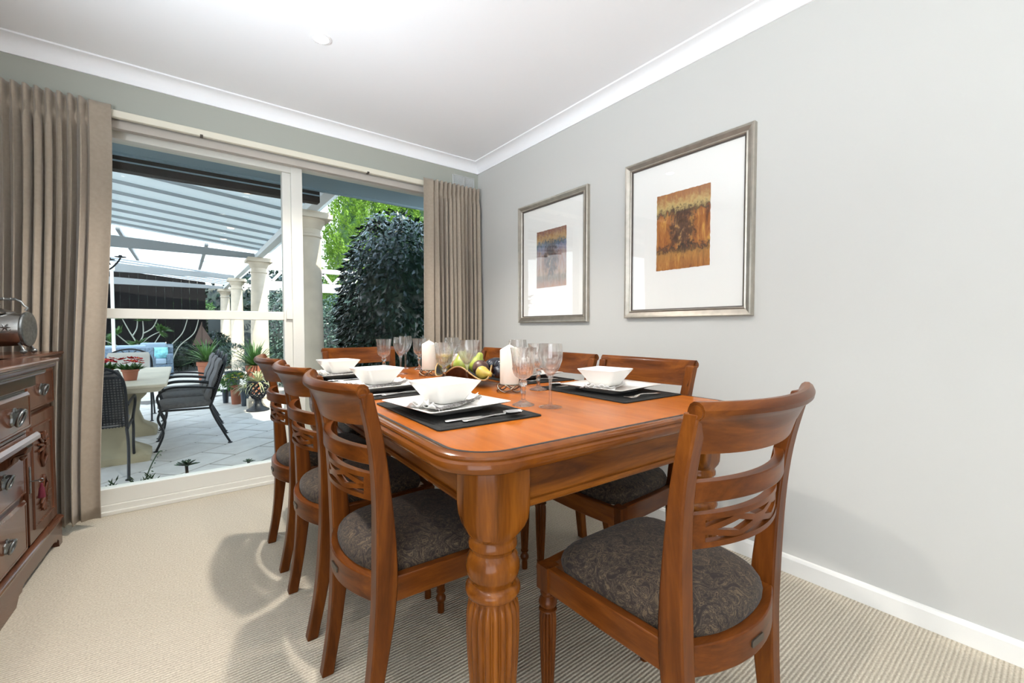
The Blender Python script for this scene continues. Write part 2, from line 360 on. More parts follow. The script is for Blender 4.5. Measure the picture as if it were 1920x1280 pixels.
# ------------------------------------------------------------------ the room
XW, YW, XL, YB, ZC = 2.035, 3.13, -1.02, -3.4, 2.43
fl = struct(MB().box(XL - 0.1, XW + 0.1, YB - 0.1, 3.34, -0.12, 0.0).build('floor', carpet_m, smooth=0))
fl['label'] = 'beige ribbed loop carpet across the whole room'
ce = struct(MB().box(XL - 0.2, XW + 0.2, YB - 0.2, 3.36, ZC, ZC + 0.15).build('ceiling', white_paint, smooth=0))
struct(MB().box(XW, XW + 0.15, YB - 0.1, 3.34, -0.1, ZC).build('wall_right', wall_paint, smooth=0))
WX0, WX1, WZ1 = -0.86, 1.74, 2.19
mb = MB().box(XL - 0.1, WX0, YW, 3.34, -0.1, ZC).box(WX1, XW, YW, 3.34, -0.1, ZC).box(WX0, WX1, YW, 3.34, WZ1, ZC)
struct(mb.build('wall_window', win_wall_shaded, smooth=0))
mb = MB().box(XL - 0.1, XL, YB - 0.1, -3.1, -0.1, ZC).box(XL - 0.1, XL, 0.0, YW, -0.1, ZC).box(XL - 0.1, XL, -3.1, 0.0, -0.1, 0.05).box(XL - 0.1, XL, -3.1, 0.0, 2.25, ZC)
struct(mb.build('wall_left', wall_paint, smooth=0))
mb = MB().box(XL, XW, YB - 0.1, YB, -0.1, ZC)
struct(mb.build('wall_back', wall_paint, smooth=0))
# cove cornice
def cornice(name, poly, axis, a0, a1): return struct(MB().prism(poly, axis, a0, a1).build(name, white_paint, smooth=40))
s_ = 0.078
cv = [(0, 0), (0, -s_), (0.010, -s_)] + [(0.010 + (s_ - 0.020) * (1 - math.cos(R(90 * k / 7))), -s_ + 0.008 + (s_ - 0.018) * math.sin(R(90 * k / 7))) for k in range(8)] + [(s_, -0.008), (s_, 0)]
cornice('trim_1', [(XW - u, ZC + v) for u, v in cv], 'y', YB, YW)
cornice('trim_2', [(YW - u, ZC + v) for u, v in cv], 'x', XL, XW)
struct(MB().prism([(XW, 0), (XW - 0.014, 0), (XW - 0.014, 0.062), (XW - 0.008, 0.074), (XW, 0.076)], 'y', YB, YW).build('baseboard_right', gloss_white, smooth=0))
# the big window: frame members, sash rail and panes
win = bpy.data.objects.new('window_1', None); COL.objects.link(win); struct(win)
win['label'] = 'wide cream window with a mid rail sash and one large fixed pane'
FY = 3.25
def wbox(name, m, *a, bevel=0.003): return MB().box(*a).build(name, m, win, bevel=bevel, smooth=0)
wbox('bottom_rail', frame_cream, WX0, WX1, FY, FY + 0.07, 0.055, 0.142)
wbox('sill_board', frame_cream, WX0, WX1, FY - 0.014, FY + 0.07, -0.002, 0.055)
wbox('sill_board', frame_cream, WX0, WX1, FY - 0.026, FY, 0.0, 0.022)
wbox('head_rail', frame_cream, WX0, 0.62, FY - 0.02, FY + 0.07, 2.085, WZ1)
wbox('head_rail', frame_cream, 0.62, WX1, FY - 0.01, FY + 0.07, 2.130, WZ1)
wbox('mullion', frame_cream, 0.598, 0.668, FY - 0.028, FY + 0.07, 0.142, 2.130)
wbox('sash_stile', frame_cream, 0.548, 0.600, FY - 0.006, FY + 0.05, 0.142, 2.085)
wbox('mid_rail', frame_cream, WX0, 0.548, FY - 0.004, FY + 0.05, 1.094, 1.150)
wbox('jamb', frame_cream, WX0, WX0 + 0.06, FY - 0.02, FY + 0.07, 0.142, 2.085)
wbox('jamb', frame_cream, WX1 - 0.06, WX1, FY - 0.02, FY + 0.07, 0.142, 2.130)
MB().prism([(0.560, 1.10), (0.606, 1.10), (0.606, 1.235), (0.598, 1.235), (0.590, 1.205), (0.568, 1.18), (0.560, 1.15)], 'y', FY - 0.022, FY - 0.004).build('sash_horn', frame_cream, win, bevel=0.002)
for a in ((WX0 + 0.06, 0.548, 1.150, 2.085), (WX0 + 0.06, 0.548, 0.142, 1.094), (0.668, WX1 - 0.06, 0.142, 2.130)):
    MB().box(a[0], a[1], FY + 0.026, FY + 0.031, a[2], a[3]).build('pane', pane_m, win, smooth=0)
# curtain track and the rolled-up blind above the window
tr_ = thing('curtain_track', 'cream curtain track fixed along the wall above the window', 'curtain track', (0, YW, 2.17))
MB().box(-0.98, 2.0, -0.030, 0.0, -0.016, 0.022).build('rail', track_cream, tr_, bevel=0.004)
for x in (0.11, 1.08):
    MB().box(x - 0.007, x + 0.007, -0.034, -0.001, -0.019, -0.009).build('bracket', brass_dark, tr_)
bl = thing('roller_blind', 'rolled up grey fabric blind under the curtain track', 'blind', (0, 0, 0))
M_ = Matrix.Translation((0, 3.185, 2.148)) @ Matrix.Rotation(R(90), 4, 'Y')
MB().lathe([(0.034, WX0 + 0.03), (0.034, WX1 - 0.03)], 24, M_).build('fabric_roll', blind_grey, bl, smooth=50)
MB().box(WX0 + 0.03, WX1 - 0.03, 3.146, 3.151, 2.112, 2.15).build('fabric_tail', blind_grey, bl, smooth=0)
# wall vent
vt = thing('air_vent', 'white louvred air vent high on the wall beside the curtain', 'vent', (1.888, YW, 2.262))
MB().box(-0.105, 0.105, -0.004, 0.0, -0.045, 0.045).build('backing', vent_m, vt, smooth=0)
for c in (-0.052, 0.052):
    mbf = MB()
    for a in ((-0.05, 0.05, -0.043, -0.038), (-0.05, 0.05, 0.038, 0.043)): mbf.box(c + a[0], c + a[1], -0.012, -0.003, a[2], a[3])
    mbf.box(c - 0.05, c - 0.045, -0.012, -0.003, -0.043, 0.043).box(c + 0.045, c + 0.05, -0.012, -0.003, -0.043, 0.043).build('frame', vent_m, vt, smooth=0)
    for k in range(7):
        z = -0.030 + k * 0.010
        MB().box(-0.046, 0.046, -0.0035, 0.0035, -0.001, 0.001, Matrix.Translation((c, -0.008, z)) @ Matrix.Rotation(R(35), 4, 'X')).build('slat', vent_m, vt, smooth=0)

# pinch pleated curtains
def curtain(name, label, xe, xw, flare, side):
    """xe leading edge x at the top, xw far edge x at the top; side=+1 leading edge on the right"""
    root = thing(name, label, 'curtain', ((xe + xw) / 2, YW, 0))
    cx = (xe + xw) / 2; ztop, zbot = 2.205, 0.045
    L = abs(xe - xw); flat = 0.085; n_pl = max(6, int((L - flat) / 0.036))
    rnd = random.Random(len(label))
    ph = [rnd.uniform(0.75, 1.25) for _ in range(n_pl + 2)]
    def fn(u, v):
        z = ztop + (zbot - ztop) * v
        d = u * L                                   # distance from the leading edge
        fl_ = flare * smoothstep(0.05, 1.0, v) * (1 - u) ** 1.2
        y = -0.055
        if d < flat:
            y += 0.012 * math.sin(d / flat * PI * 1.3) * (0.4 + 0.6 * v)
            xx = d
        else:
            q = (d - flat) / (L - flat) * n_pl; k = int(min(q, n_pl - 1)); f = q - k
            head = 1 - smoothstep(0.045, 0.085, v)          # inside the stiff heading
            pinch = math.exp(-((v - 0.048) / 0.012) ** 2)
            a_low = 0.042 * ph[k]
            s1 = math.sin(2 * PI * f)
            fold = math.copysign(abs(s1) ** 0.75, s1)
            y += (0.022 * (1 - pinch * 0.75) * math.copysign(abs(s1) ** 0.5, s1)) * head + (a_low * fold * (0.55 + 0.45 * smoothstep(0.1, 0.5, v))) * (1 - head)
            y -= 0.014 * pinch * math.exp(-((f - 0.75) / 0.10) ** 2)
            xx = d + 0.010 * math.sin(4 * PI * f + k) * (1 - head) * 0.6
        return Vector((xe - side * xx + fl_ * -side - cx, y, z))
    nu = (n_pl + 3) * 11
    vs = [0, 0.012, 0.024, 0.034, 0.042, 0.048, 0.054, 0.062, 0.072, 0.085, 0.1, 0.13, 0.17, 0.22] + [0.22 + 0.78 * k / 22 for k in range(1, 23)]
    mb = MB(); V = []
    for v in vs:
        for i in range(nu + 1): V.append(fn(i / nu, v))
    F = [(j * (nu + 1) + i, j * (nu + 1) + i + 1, (j + 1) * (nu + 1) + i + 1, (j + 1) * (nu + 1) + i) for j in range(len(vs) - 1) for i in range(nu)]
    mb.add(V, F)
    mb.build('drape', curtain_m, root, smooth=70, solid=0.003)
    return root
curtain('pleated_curtain', 'taupe pinch pleated curtain hanging behind the sideboard', -0.272, -1.0, 0.085, 1)
curtain('pleated_curtain', 'taupe pinch pleated curtain in the corner beside the framed pictures', 1.50, 2.005, -0.005, -1)

# recessed ceiling downlights (only the first is in view; the row continues over the table)
LP = [(0.554, 2.225), (0.56, 1.22), (0.42, 0.22), (0.5, -1.0), (0.5, -2.2), (-0.42, 1.25), (-0.42, 0.25)]  # last pair is an added second row that brightens the carpet
for k, (x, y) in enumerate(LP):
    t_ = thing('ceiling_downlight', ['small round white downlight glowing in the ceiling near the window', 'small round white ceiling downlight above the table centre', 'small round white ceiling downlight above the front table end', 'round white downlight further back in the ceiling', 'rearmost round white ceiling downlight', 'small round white fill downlight added in front of the sideboard', 'small round white fill downlight added left of the camera'][k], 'downlight', (x, y, ZC), 0, 'recessed ceiling downlights')
    MB().lathe([(0.046, 0.0), (0.046, -0.004), (0.034, -0.006), (0.034, 0.0)], 32, cap0=False, cap1=False).build('trim_ring', white_paint, t_, smooth=40)
    MB().lathe([(0.0335, -0.0005), (0.0335, -0.003), (0.02, -0.005), (0.001, -0.0055)], 32).build('lamp_lens', lamp_on, t_, smooth=50)
    l = light('downlight_beam', 'SPOT', (x, y, ZC - 0.02), (115, 26, 12, 14, 14, 16, 14)[k], (1.0, 0.94, 0.87), spot_size=R(128), spot_blend=0.55, shadow_soft_size=0.03)
    l.parent = None

# unseen uplighters added along the sideboard wall to brighten the ceiling
for k, y in enumerate((-2.4, -1.2, 0.0, 1.15)):
    t_ = thing('fill_uplighter', ['added white bowl uplighter on the wall farthest from the window', 'added white bowl uplighter between the rear and middle ones', 'added white bowl uplighter on the wall beside the camera', 'added white bowl uplighter on the wall above the sideboard'][k], 'fill_sconce', (XL, y, 1.42), 0, 'added fill uplighters')
    MB().box(0.0, 0.012, -0.05, 0.05, -0.10, 0.05).build('back_plate', gloss_white, t_, smooth=0, bevel=0.004)
    MB().lathe([(0.012, -0.075), (0.05, -0.065), (0.085, -0.035), (0.10, 0.0), (0.104, 0.0), (0.09, -0.04), (0.05, -0.072), (0.01, -0.082)], 28, Matrix.Translation((0.118, 0, 0.0)), cap0=False, cap1=False).build('bowl_shade', gloss_white, t_, smooth=50)
    l = light('fill_uplighter_lamp', 'AREA', (XL + 0.118, y, 1.40), (12, 22, 44, 15)[k], (0.80, 0.90, 1.0), rot=(0, R(180 + (28, 28, 36, 60)[k]), (0, 0, R(10), R(27))[k]), shape='DISK', size=0.16, spread=(PI, PI, PI, R(95))[k])

# ------------------------------------------------------------------ framed pictures on the right wall
def picture(name, label, y0, y1, z0, z1, a, print_m):
    cy, cz = (y0 + y1) / 2, (z0 + z1) / 2
    root = thing(name, label, 'picture', (XW, cy, cz))
    hy, hz = (y1 - y0) / 2, (z1 - z0) / 2
    prof = [(0, 0.0), (0, 0.024), (0.004, 0.029), (0.012, 0.027), (0.030, 0.018), (0.036, 0.020), (0.040, 0.016), (0.040, 0.0)]   # (inset, proud)
    rings = [[Vector((-p, s1 * (hy - i), s2 * (hz - i))) for s1, s2 in ((-1, -1), (1, -1), (1, 1), (-1, 1))] for i, p in prof]
    MB().loft(rings, False, False).build('frame', frame_m, root, smooth=0)
    ri = [[Vector((-p, s1 * (hy - i), s2 * (hz - i))) for s1, s2 in ((-1, -1), (1, -1), (1, 1), (-1, 1))] for i, p in ((0.0395, 0.015), (0.046, 0.013), (0.046, 0.004))]
    MB().loft(ri, False, False).build('fillet', fillet_m, root, smooth=0)
    MB().box(-0.006, -0.001, -hy + 0.02, hy - 0.02, -hz + 0.02, hz - 0.02).build('mount_board', mount_m, root, smooth=0)
    ay0, ay1, az0, az1 = a
    rnd = random.Random(5); pts = []
    for k in range(120):                                    # torn, deckled paper edge
        t = k / 120 * 4; s = int(t); f = t - s; j = rnd.uniform(-0.0012, 0.0012)
        u, v = [(f, 0), (1, f), (1 - f, 1), (0, 1 - f)][s]
        pts.append((ay0 + (ay1 - ay0) * u - (ay0 + ay1) / 2 + (j if s in (1, 3) else 0), az0 + (az1 - az0) * v - (az0 + az1) / 2 + (j if s in (0, 2) else 0)))
    MB().prism(pts, 'x', -0.0015, 0.0).build('print', print_m, root, loc=(-0.006, (ay0 + ay1) / 2 - cy, (az0 + az1) / 2 - cz), smooth=0)
    MB().box(-0.0125, -0.0110, -hy + 0.04, hy - 0.04, -hz + 0.04, hz - 0.04).build('glazing', pic_glass, root, smooth=0)
picture('framed_picture', 'champagne framed abstract print in rust, gold and black', 0.868, 1.565, 1.097, 1.952, (1.073, 1.367, 1.345, 1.740), art_gold)
picture('framed_picture', 'champagne framed abstract print in blue and rust nearer the curtain', 1.850, 2.545, 1.081, 1.936, (2.051, 2.349, 1.325, 1.722), art_blue)

# ------------------------------------------------------------------ dining table
TA = R(-2.0); TC = Vector((0.986, 1.635, -0.01)); TWd, TLn, TZ = 0.555, 0.985, 0.79
tab = thing('dining_table', 'large polished reddish brown dining table with fluted turned legs', 'table', TC, TA)
def trs(inset, z, rad=0.135):
    return [Vector((x, y, z)) for x, y in rrect(TWd - inset, TLn - inset, rad - inset, 14)]
MB().loft([trs(0.0345, 0.770), trs(0.0345, 0.7985), trs(0.036, 0.80)], True, True).build('table_top', top_wood, tab, smooth=30)
MB().loft([trs(0.0375, 0.8003), trs(0.0300, 0.8000), trs(0.0300, 0.775), trs(0.0375, 0.775)], closed=True).build('inlay_line', black_m, tab, smooth=30)
edge = [(0.0310, 0.774), (0.0310, 0.7985), (0.028, 0.800), (0.018, 0.799), (0.0105, 0.7955), (0.0085, 0.791), (0.0095, 0.787), (0.0065, 0.7855), (0.0022, 0.782), (0.0, 0.776), (0.0005, 0.769), (0.004, 0.763), (0.010, 0.7595), (0.030, 0.758)]
MB().loft([trs(i, z) for i, z in edge], closed=True).build('edge_moulding', edge_wood, tab, smooth=28)
APX, APY, LB = 0.084, 0.056, 0.061                           # overhangs, half leg block
def apron(name, axis, at, sgn, a0, a1, m):
    prof = [(0, 0.758), (0, 0.668), (0.007, 0.667), (0.010, 0.661), (0.009, 0.655), (0.004, 0.651), (-0.024, 0.651), (-0.024, 0.758)]
    poly = [(at + sgn * (p - 0.014), z) for p, z in prof]
    MB().prism(poly, axis, a0, a1).build(name, m, tab, smooth=30)
for s in (-1, 1):
    apron('apron', 'x', s * (TLn - APY), s, -TWd + APX + 0.12, TWd - APX - 0.12, apron_wx)
    apron('apron', 'y', s * (TWd - APX), s, -TLn + APY + 0.12, TLn - APY - 0.12, apron_wy)
def table_leg():
    B = LB; seg = 160; rings = []
    def sup(h, e, ch):                                       # square with a cut outer corner, easing to a circle
        out = []
        for k in range(seg):
            a = 2 * PI * (k + 0.5) / seg; c, s = math.cos(a), math.sin(a)
            r = h / (abs(c) ** e + abs(s) ** e) ** (1 / e)
            x, y = r * c, r * s
            if ch and -x - y > ch: t = ch / (-x - y); x *= t; y *= t
            out.append((x, y))
        return out
    for h, e, ch, z in ((B, 30, 0.092, 0.7575), (B, 30, 0.092, 0.645), (B * 0.985, 14, 0.091, 0.62), (B * 0.96, 6, 0.090, 0.603), (0.057, 3, 0, 0.590), (0.054, 2.2, 0, 0.582)):
        rings.append([Vector((x, y, z)) for x, y in sup(h, e, ch)])
    prof = [(0.0500, 0.5985), (0.0505, 0.592), (0.0525, 0.588), (0.0525, 0.578), (0.0480, 0.572), (0.0470, 0.566), (0.0505, 0.560), (0.0555, 0.550), (0.0580, 0.538), (0.0580, 0.526), (0.0560, 0.515), (0.0515, 0.506), (0.0480, 0.501),
            (0.0475, 0.496), (0.0535, 0.492), (0.0585, 0.485), (0.0595, 0.478), (0.0575, 0.471), (0.0520, 0.466), (0.0480, 0.463)]
    prof = [(r * 1.05, z - 0.020) for r, z in prof]
    for r, z in prof: rings.append([Vector((r * math.cos(2 * PI * (k + 0.5) / seg), r * math.sin(2 * PI * (k + 0.5) / seg), z)) for k in range(seg)])
    for r, z, d in ((0.0505, 0.438, 0.3), (0.0570, 0.426, 0.9), (0.0605, 0.406, 1), (0.0610, 0.37, 1), (0.0585, 0.31, 1), (0.0525, 0.23, 1), (0.0450, 0.16, 1), (0.0410, 0.115, 1), (0.039, 0.105, 0.3)):
        ring = []
        for k in range(seg):
            a = 2 * PI * (k + 0.5) / seg; q = abs(math.sin(a * 10)); rr = r * (1 - 0.17 * d * (1 - q ** 0.75))
            ring.append(Vector((rr * math.cos(a), rr * math.sin(a), z)))
        rings.append(ring)
    for r, z in ((0.043, 0.100), (0.045, 0.094), (0.043, 0.088), (0.036, 0.083), (0.034, 0.075), (0.042, 0.065), (0.045, 0.05), (0.042, 0.035), (0.032, 0.026), (0.028, 0.02), (0.027, 0.0)):
        rings.append([Vector((r * math.cos(2 * PI * (k + 0.5) / seg), r * math.sin(2 * PI * (k + 0.5) / seg), z)) for k in range(seg)])
    return MB().loft(rings).mesh('leg', leg_wood, 38)
lm = table_leg()
for sx_, sy_, rz in ((-1, -1, 0), (1, -1, 90), (1, 1, 180), (-1, 1, 270)):
    o = bpy.data.objects.new('leg', lm); COL.objects.link(o); o.parent = tab
    o.location = (sx_ * (TWd - APX - LB), sy_ * (TLn - APY - LB), 0.01); o.rotation_euler = (0, 0, R(rz))

# ------------------------------------------------------------------ dining chairs
def bow(t, depth): return -depth * (1 - t * t)
def make_chair():
    root = thing('dining_chair', 'x', 'chair')
    # rear posts: sabre legs running up into the back
    for s in (-1, 1):
        st = catmull([(0.158, -0.222, 0), (0.166, -0.196, 0.14), (0.176, -0.178, 0.29), (0.184, -0.170, 0.42), (0.197, -0.178, 0.60), (0.209, -0.196, 0.76), (0.219, -0.226, 0.895)], 5)
        rings = []
        for p in st:
            z = p.z; wx = 0.0175 + 0.003 * smoothstep(0.0, 0.35, z) - 0.003 * smoothstep(0.5, 0.9, z)
            wy = 0.017 + 0.010 * math.exp(-((z - 0.42) / 0.2) ** 2) - 0.002 * smoothstep(0.5, 0.9, z)
            rings.append([Vector((s * p.x + a * wx, p.y + b * wy, z)) for a, b in ((-1, -1), (1, -1), (1, 1), (-1, 1))])
        MB().loft(rings).build('rear_post', wood_z, root, smooth=30, bevel=0.004)
    # top rail: bowed board with a rolled crest
    prof = [(0.0, 0.814), (0.012, 0.814), (0.011, 0.84), (0.009, 0.868), (0.006, 0.886), (0.004, 0.898), (0.000, 0.906), (-0.007, 0.911), (-0.016, 0.911), (-0.023, 0.906), (-0.027, 0.898), (-0.026, 0.889), (-0.020, 0.882), (-0.014, 0.876), (-0.011, 0.862), (-0.008, 0.838), (-0.006, 0.814)]
    rings = []
    for k in range(25):
        t = -1 + 2 * k / 24
        row = []
        for d, z in prof:
            zz = z + (0.010 * t * t - 0.006 if z < 0.82 else 0.0) + 0.004 * t * t * smoothstep(0.86, 0.91, z)
            x = t * (0.222 + 0.010 * smoothstep(0.8, 0.91, z)); lean = -0.20 - 0.022 * smoothstep(0.80, 0.90, z)
            row.append(Vector((x, lean + bow(t, 0.050) + d, zz)))
        rings.append(row)
    MB().loft(rings).build('top_rail', wood_x, root, smooth=32)
    for s in (-1, 1):                                        # scroll ends
        M2 = Matrix.Translation((s * 0.2325, -0.2345, 0.897)) @ Matrix.Rotation(R(90), 4, 'Y')
        MB().lathe([(0.0125, -0.003), (0.0125, 0.003), (0.008, 0.004), (0.0075, 0.002), (0.001, 0.002)], 18, M2).build('scroll_end', wood_x, root, smooth=40)
    def slat(name, z0, z1, hw, th, y0, dep):
        rings = []
        for k in range(21):
            t = -1 + 2 * k / 20; yy = y0 + bow(t, dep); up_ = 0.0
            rings.append([Vector((t * hw, yy - th / 2, z0 + up_)), Vector((t * hw, yy + th / 2, z0 + up_)), Vector((t * hw, yy + th / 2 + 0.002, z1 + up_)), Vector((t * hw, yy - th / 2, z1 + up_))])
        return MB().loft(rings).build(name, wood_x, root, smooth=30, bevel=0.002)
    slat('back_slat', 0.718, 0.757, 0.200, 0.020, -0.188, 0.052)
    # pierced fretwork slat: rails, ends and crossing bars
    fr = MB(); y0, dep, th, hw = -0.178, 0.052, 0.016, 0.192
    def strip(z0, z1, t0, t1, n):
        rings = []
        for k in range(n + 1):
            t = t0 + (t1 - t0) * k / n; yy = y0 + bow(t, dep)
            rings.append([Vector((t * hw, yy - th / 2, z0)), Vector((t * hw, yy + th / 2, z0)), Vector((t * hw, yy + th / 2, z1)), Vector((t * hw, yy - th / 2, z1))])
        fr.loft(rings)
    zb, zt = 0.626, 0.691
    strip(0.679, zt, -1, 1, 20); strip(zb, 0.637, -1, 1, 20); strip(0.637, 0.679, -1, -0.78, 3); strip(0.637, 0.679, 0.78, 1, 3)
    def bar(ta, za, tb, zb_, wd=0.0055):
        rings = []
        for k in range(9):
            f = k / 8; t = ta + (tb - ta) * f; z = za + (zb_ - za) * f; yy = y0 + bow(t, dep)
            rings.append([Vector((t * hw, yy - th / 2 + 0.002, z - wd)), Vector((t * hw, yy + th / 2 - 0.002, z - wd)), Vector((t * hw, yy + th / 2 - 0.002, z + wd)), Vector((t * hw, yy - th / 2 + 0.002, z + wd))])
        fr.loft(rings)
    bar(-0.40, 0.639, 0.40, 0.677, 0.006); bar(-0.40, 0.677, 0.40, 0.639, 0.006); bar(-0.80, 0.658, -0.30, 0.677, 0.006); bar(-0.80, 0.658, -0.30, 0.639, 0.006); bar(0.80, 0.658, 0.30, 0.677, 0.006); bar(0.80, 0.658, 0.30, 0.639, 0.006)
    bar(-0.14, 0.658, 0.14, 0.658, 0.010)
    fr.build('fretwork_slat', wood_x, root, smooth=30)
    # seat frame
    def rail(name, pts, m):
        rings = []
        for i, p in enumerate(pts):
            a = Vector(pts[max(i - 1, 0)]); b = Vector(pts[min(i + 1, len(pts) - 1)]); t = (b - a).normalized(); nrm = Vector((t.y, -t.x, 0)); p = Vector(p)
            rings.append([p + nrm * 0.012 + Vector((0, 0, 0.374)), p - nrm * 0.012 + Vector((0, 0, 0.374)), p - nrm * 0.012 + Vector((0, 0, 0.436)), p + nrm * 0.012 + Vector((0, 0, 0.436))])
        return MB().loft(rings).build(name, m, root, smooth=30, bevel=0.003)
    for s in (-1, 1): rail('side_rail', [(s * 0.188, -0.155, 0), (s * 0.197, 0.0, 0), (s * 0.204, 0.185, 0)], wood_y)
    rail('front_rail', [(-0.195 + 0.39 * k / 10, 0.196 + 0.012 * (1 - (k / 5 - 1) ** 2), 0) for k in range(11)], wood_x)
    rr = rail('rear_rail', [(-0.172 + 0.344 * k / 14, -0.178 + bow(k / 7 - 1, 0.046), 0) for k in range(15)], wood_x)
    MB().loft([[Vector((x, -0.2385, 0.403 + z)) for x, z in rrect(0.024, 0.0075, 0.004, 4)], [Vector((x, -0.2345, 0.403 + z)) for x, z in rrect(0.024, 0.0075, 0.004, 4)]]).build('plaque', brass_dark, root, smooth=30)
    # cushion
    def outline(k, n=64):
        a = 2 * PI * k / n; c, s = math.cos(a), math.sin(a); e = 5.0
        r = 1 / (abs(c) ** e + abs(s) ** e) ** (1 / e); u, v = r * c, r * s
        hw_ = 0.187 + 0.012 * v
        x = u * hw_; y = 0.005 + v * 0.185
        if v < -0.2: y += bow(u, 0.034) * smoothstep(-0.2, -1, v)
        return x, y
    rings = []
    for sc, z in ((0.985, 0.428), (1.0, 0.438), (1.005, 0.449), (0.99, 0.461), (0.955, 0.471), (0.89, 0.480), (0.77, 0.488), (0.55, 0.494), (0.28, 0.497), (0.02, 0.498)):
        rings.append([Vector((outline(k)[0] * sc, outline(k)[1] * sc - 0.012 * (1 - sc), z)) for k in range(64)])
    MB().loft(rings).build('seat_cushion', seat_m, root, smooth=60)
    # front legs: block, turnings, reeded taper
    def mod(r, z, a):
        if 0.085 < z < 0.318: return r * (1 - 0.20 * (1 - abs(math.sin(a * 6)) ** 0.75))
        return r
    prof = [(0.017, 0.376), (0.019, 0.370), (0.0205, 0.365), (0.019, 0.360), (0.016, 0.357), (0.020, 0.350), (0.0235, 0.343), (0.0235, 0.336), (0.020, 0.329), (0.0165, 0.326), (0.0225, 0.323), (0.0235, 0.3195), (0.018, 0.3185), (0.0185, 0.317), (0.0215, 0.306), (0.0222, 0.29), (0.0215, 0.25), (0.0185, 0.17), (0.0150, 0.100), (0.0145, 0.088), (0.0135, 0.084), (0.0165, 0.081), (0.0165, 0.077), (0.013, 0.073), (0.0125, 0.066), (0.0175, 0.058), (0.0185, 0.051), (0.0165, 0.044), (0.0125, 0.039), (0.0120, 0.03), (0.0125, 0.0)]
    mb = MB().lathe(prof, 72, mod=mod).box(-0.0205, 0.0205, -0.0205, 0.0205, 0.374, 0.437)
    me = mb.mesh('front_leg', wood_z, 38)
    for s in (-1, 1):
        o = bpy.data.objects.new('front_leg', me); COL.objects.link(o); o.parent = root; o.location = (s * 0.2, 0.186, 0)
    return root
chair = make_chair()
G8 = 'dining chairs around the table'
spots = [((0.548, 1.185, 0), -90, 'dining chair closest to the camera in the row facing the picture wall'),
         ((0.548, 1.690, 0), -90, 'middle dining chair in the row facing the picture wall'),
         ((0.548, 2.190, 0), -90, 'dining chair nearest the window in the row facing the picture wall'),
         ((1.345, 1.115, 0), 90, 'dining chair beneath the rust and gold print, back to the wall'),
         ((1.345, 1.620, 0), 90, 'middle dining chair of the row with backs to the picture wall'),
         ((1.355, 2.130, 0), 90, 'dining chair beneath the blue print, by the corner curtain'),
         ((0.928, 0.612, 0), -1.5, 'large foreground dining chair at the near table end, back to camera'),
         ((0.925, 2.625, 0), 180, 'dining chair at the far table end in front of the window')]
for k, (p, a, lab) in enumerate(spots):
    if k == 0: chair.location = p; chair.rotation_euler = (0, 0, R(a)); chair['label'] = lab; chair['group'] = G8
    else: dup(chair, p, R(a), lab, G8)

# ------------------------------------------------------------------ place settings
TM = Matrix.Translation(TC) @ Matrix.Rotation(TA, 4, 'Z')
PLACES = [('front place facing the picture wall', 0.655, 1.150, 0), ('middle place facing the picture wall', 0.645, 1.700, 0), ('window-end place facing the picture wall', 0.645, 2.245, 0),
          ('front place below the pictures', 1.325, 1.120, 180), ('middle place below the pictures', 1.345, 1.690, 180), ('window-end place below the pictures', 1.362, 2.245, 180)]
def build_mat():
    mb = MB(); hx, hy = 0.157, 0.226
    mb.loft([[Vector((x, y, z)) for x, y in rrect(hx - i, hy - i, 0.01, 4)] for i, z in ((0.0, 0.0), (0.0, 0.0028), (0.001, 0.0036), (0.008, 0.0036), (0.009, 0.0026), (0.022, 0.0026), (0.023, 0.0034))])
    return mb.mesh('placemat', mat_m, 30)
def build_plate():
    rings = []
    for h, z, rr in ((0.080, 0.0, 0.02), (0.086, 0.004, 0.02), (0.110, 0.010, 0.018), (0.137, 0.0185, 0.012), (0.139, 0.0205, 0.012), (0.136, 0.0215, 0.012), (0.110, 0.0145, 0.02), (0.090, 0.009, 0.02), (0.075, 0.007, 0.02)):
        up_ = []
        for x, y in rrect(h, h, rr, 5):
            q = (abs(x) * abs(y)) / (h * h); up_.append(Vector((x, y, z + (0.004 * q if h > 0.1 else 0))))
        rings.append(up_)
    return MB().loft(rings).mesh('dinner_plate', ceramic, 45)
def build_bowl():
    rings = []
    for h, z, rr in ((0.040, 0.0, 0.012), (0.045, 0.003, 0.014), (0.053, 0.018, 0.015), (0.064, 0.038, 0.015), (0.0765, 0.058, 0.012), (0.0790, 0.0635, 0.010), (0.0775, 0.0655, 0.010), (0.0745, 0.0645, 0.010), (0.068, 0.055, 0.014), (0.056, 0.034, 0.015), (0.044, 0.014, 0.015), (0.036, 0.007, 0.014)):
        ring = []
        for x, y in rrect(h, h, rr, 6):
            q = (abs(x) * abs(y)) / (h * h); ring.append(Vector((x, y, z + (0.006 * (q - 0.5) if z > 0.05 else 0))))
        rings.append(ring)
    rings = [[Vector((v.x, v.y, v.z * 0.92)) for v in r_] for r_ in rings]
    return MB().loft(rings).mesh('soup_bowl', ceramic, 50)
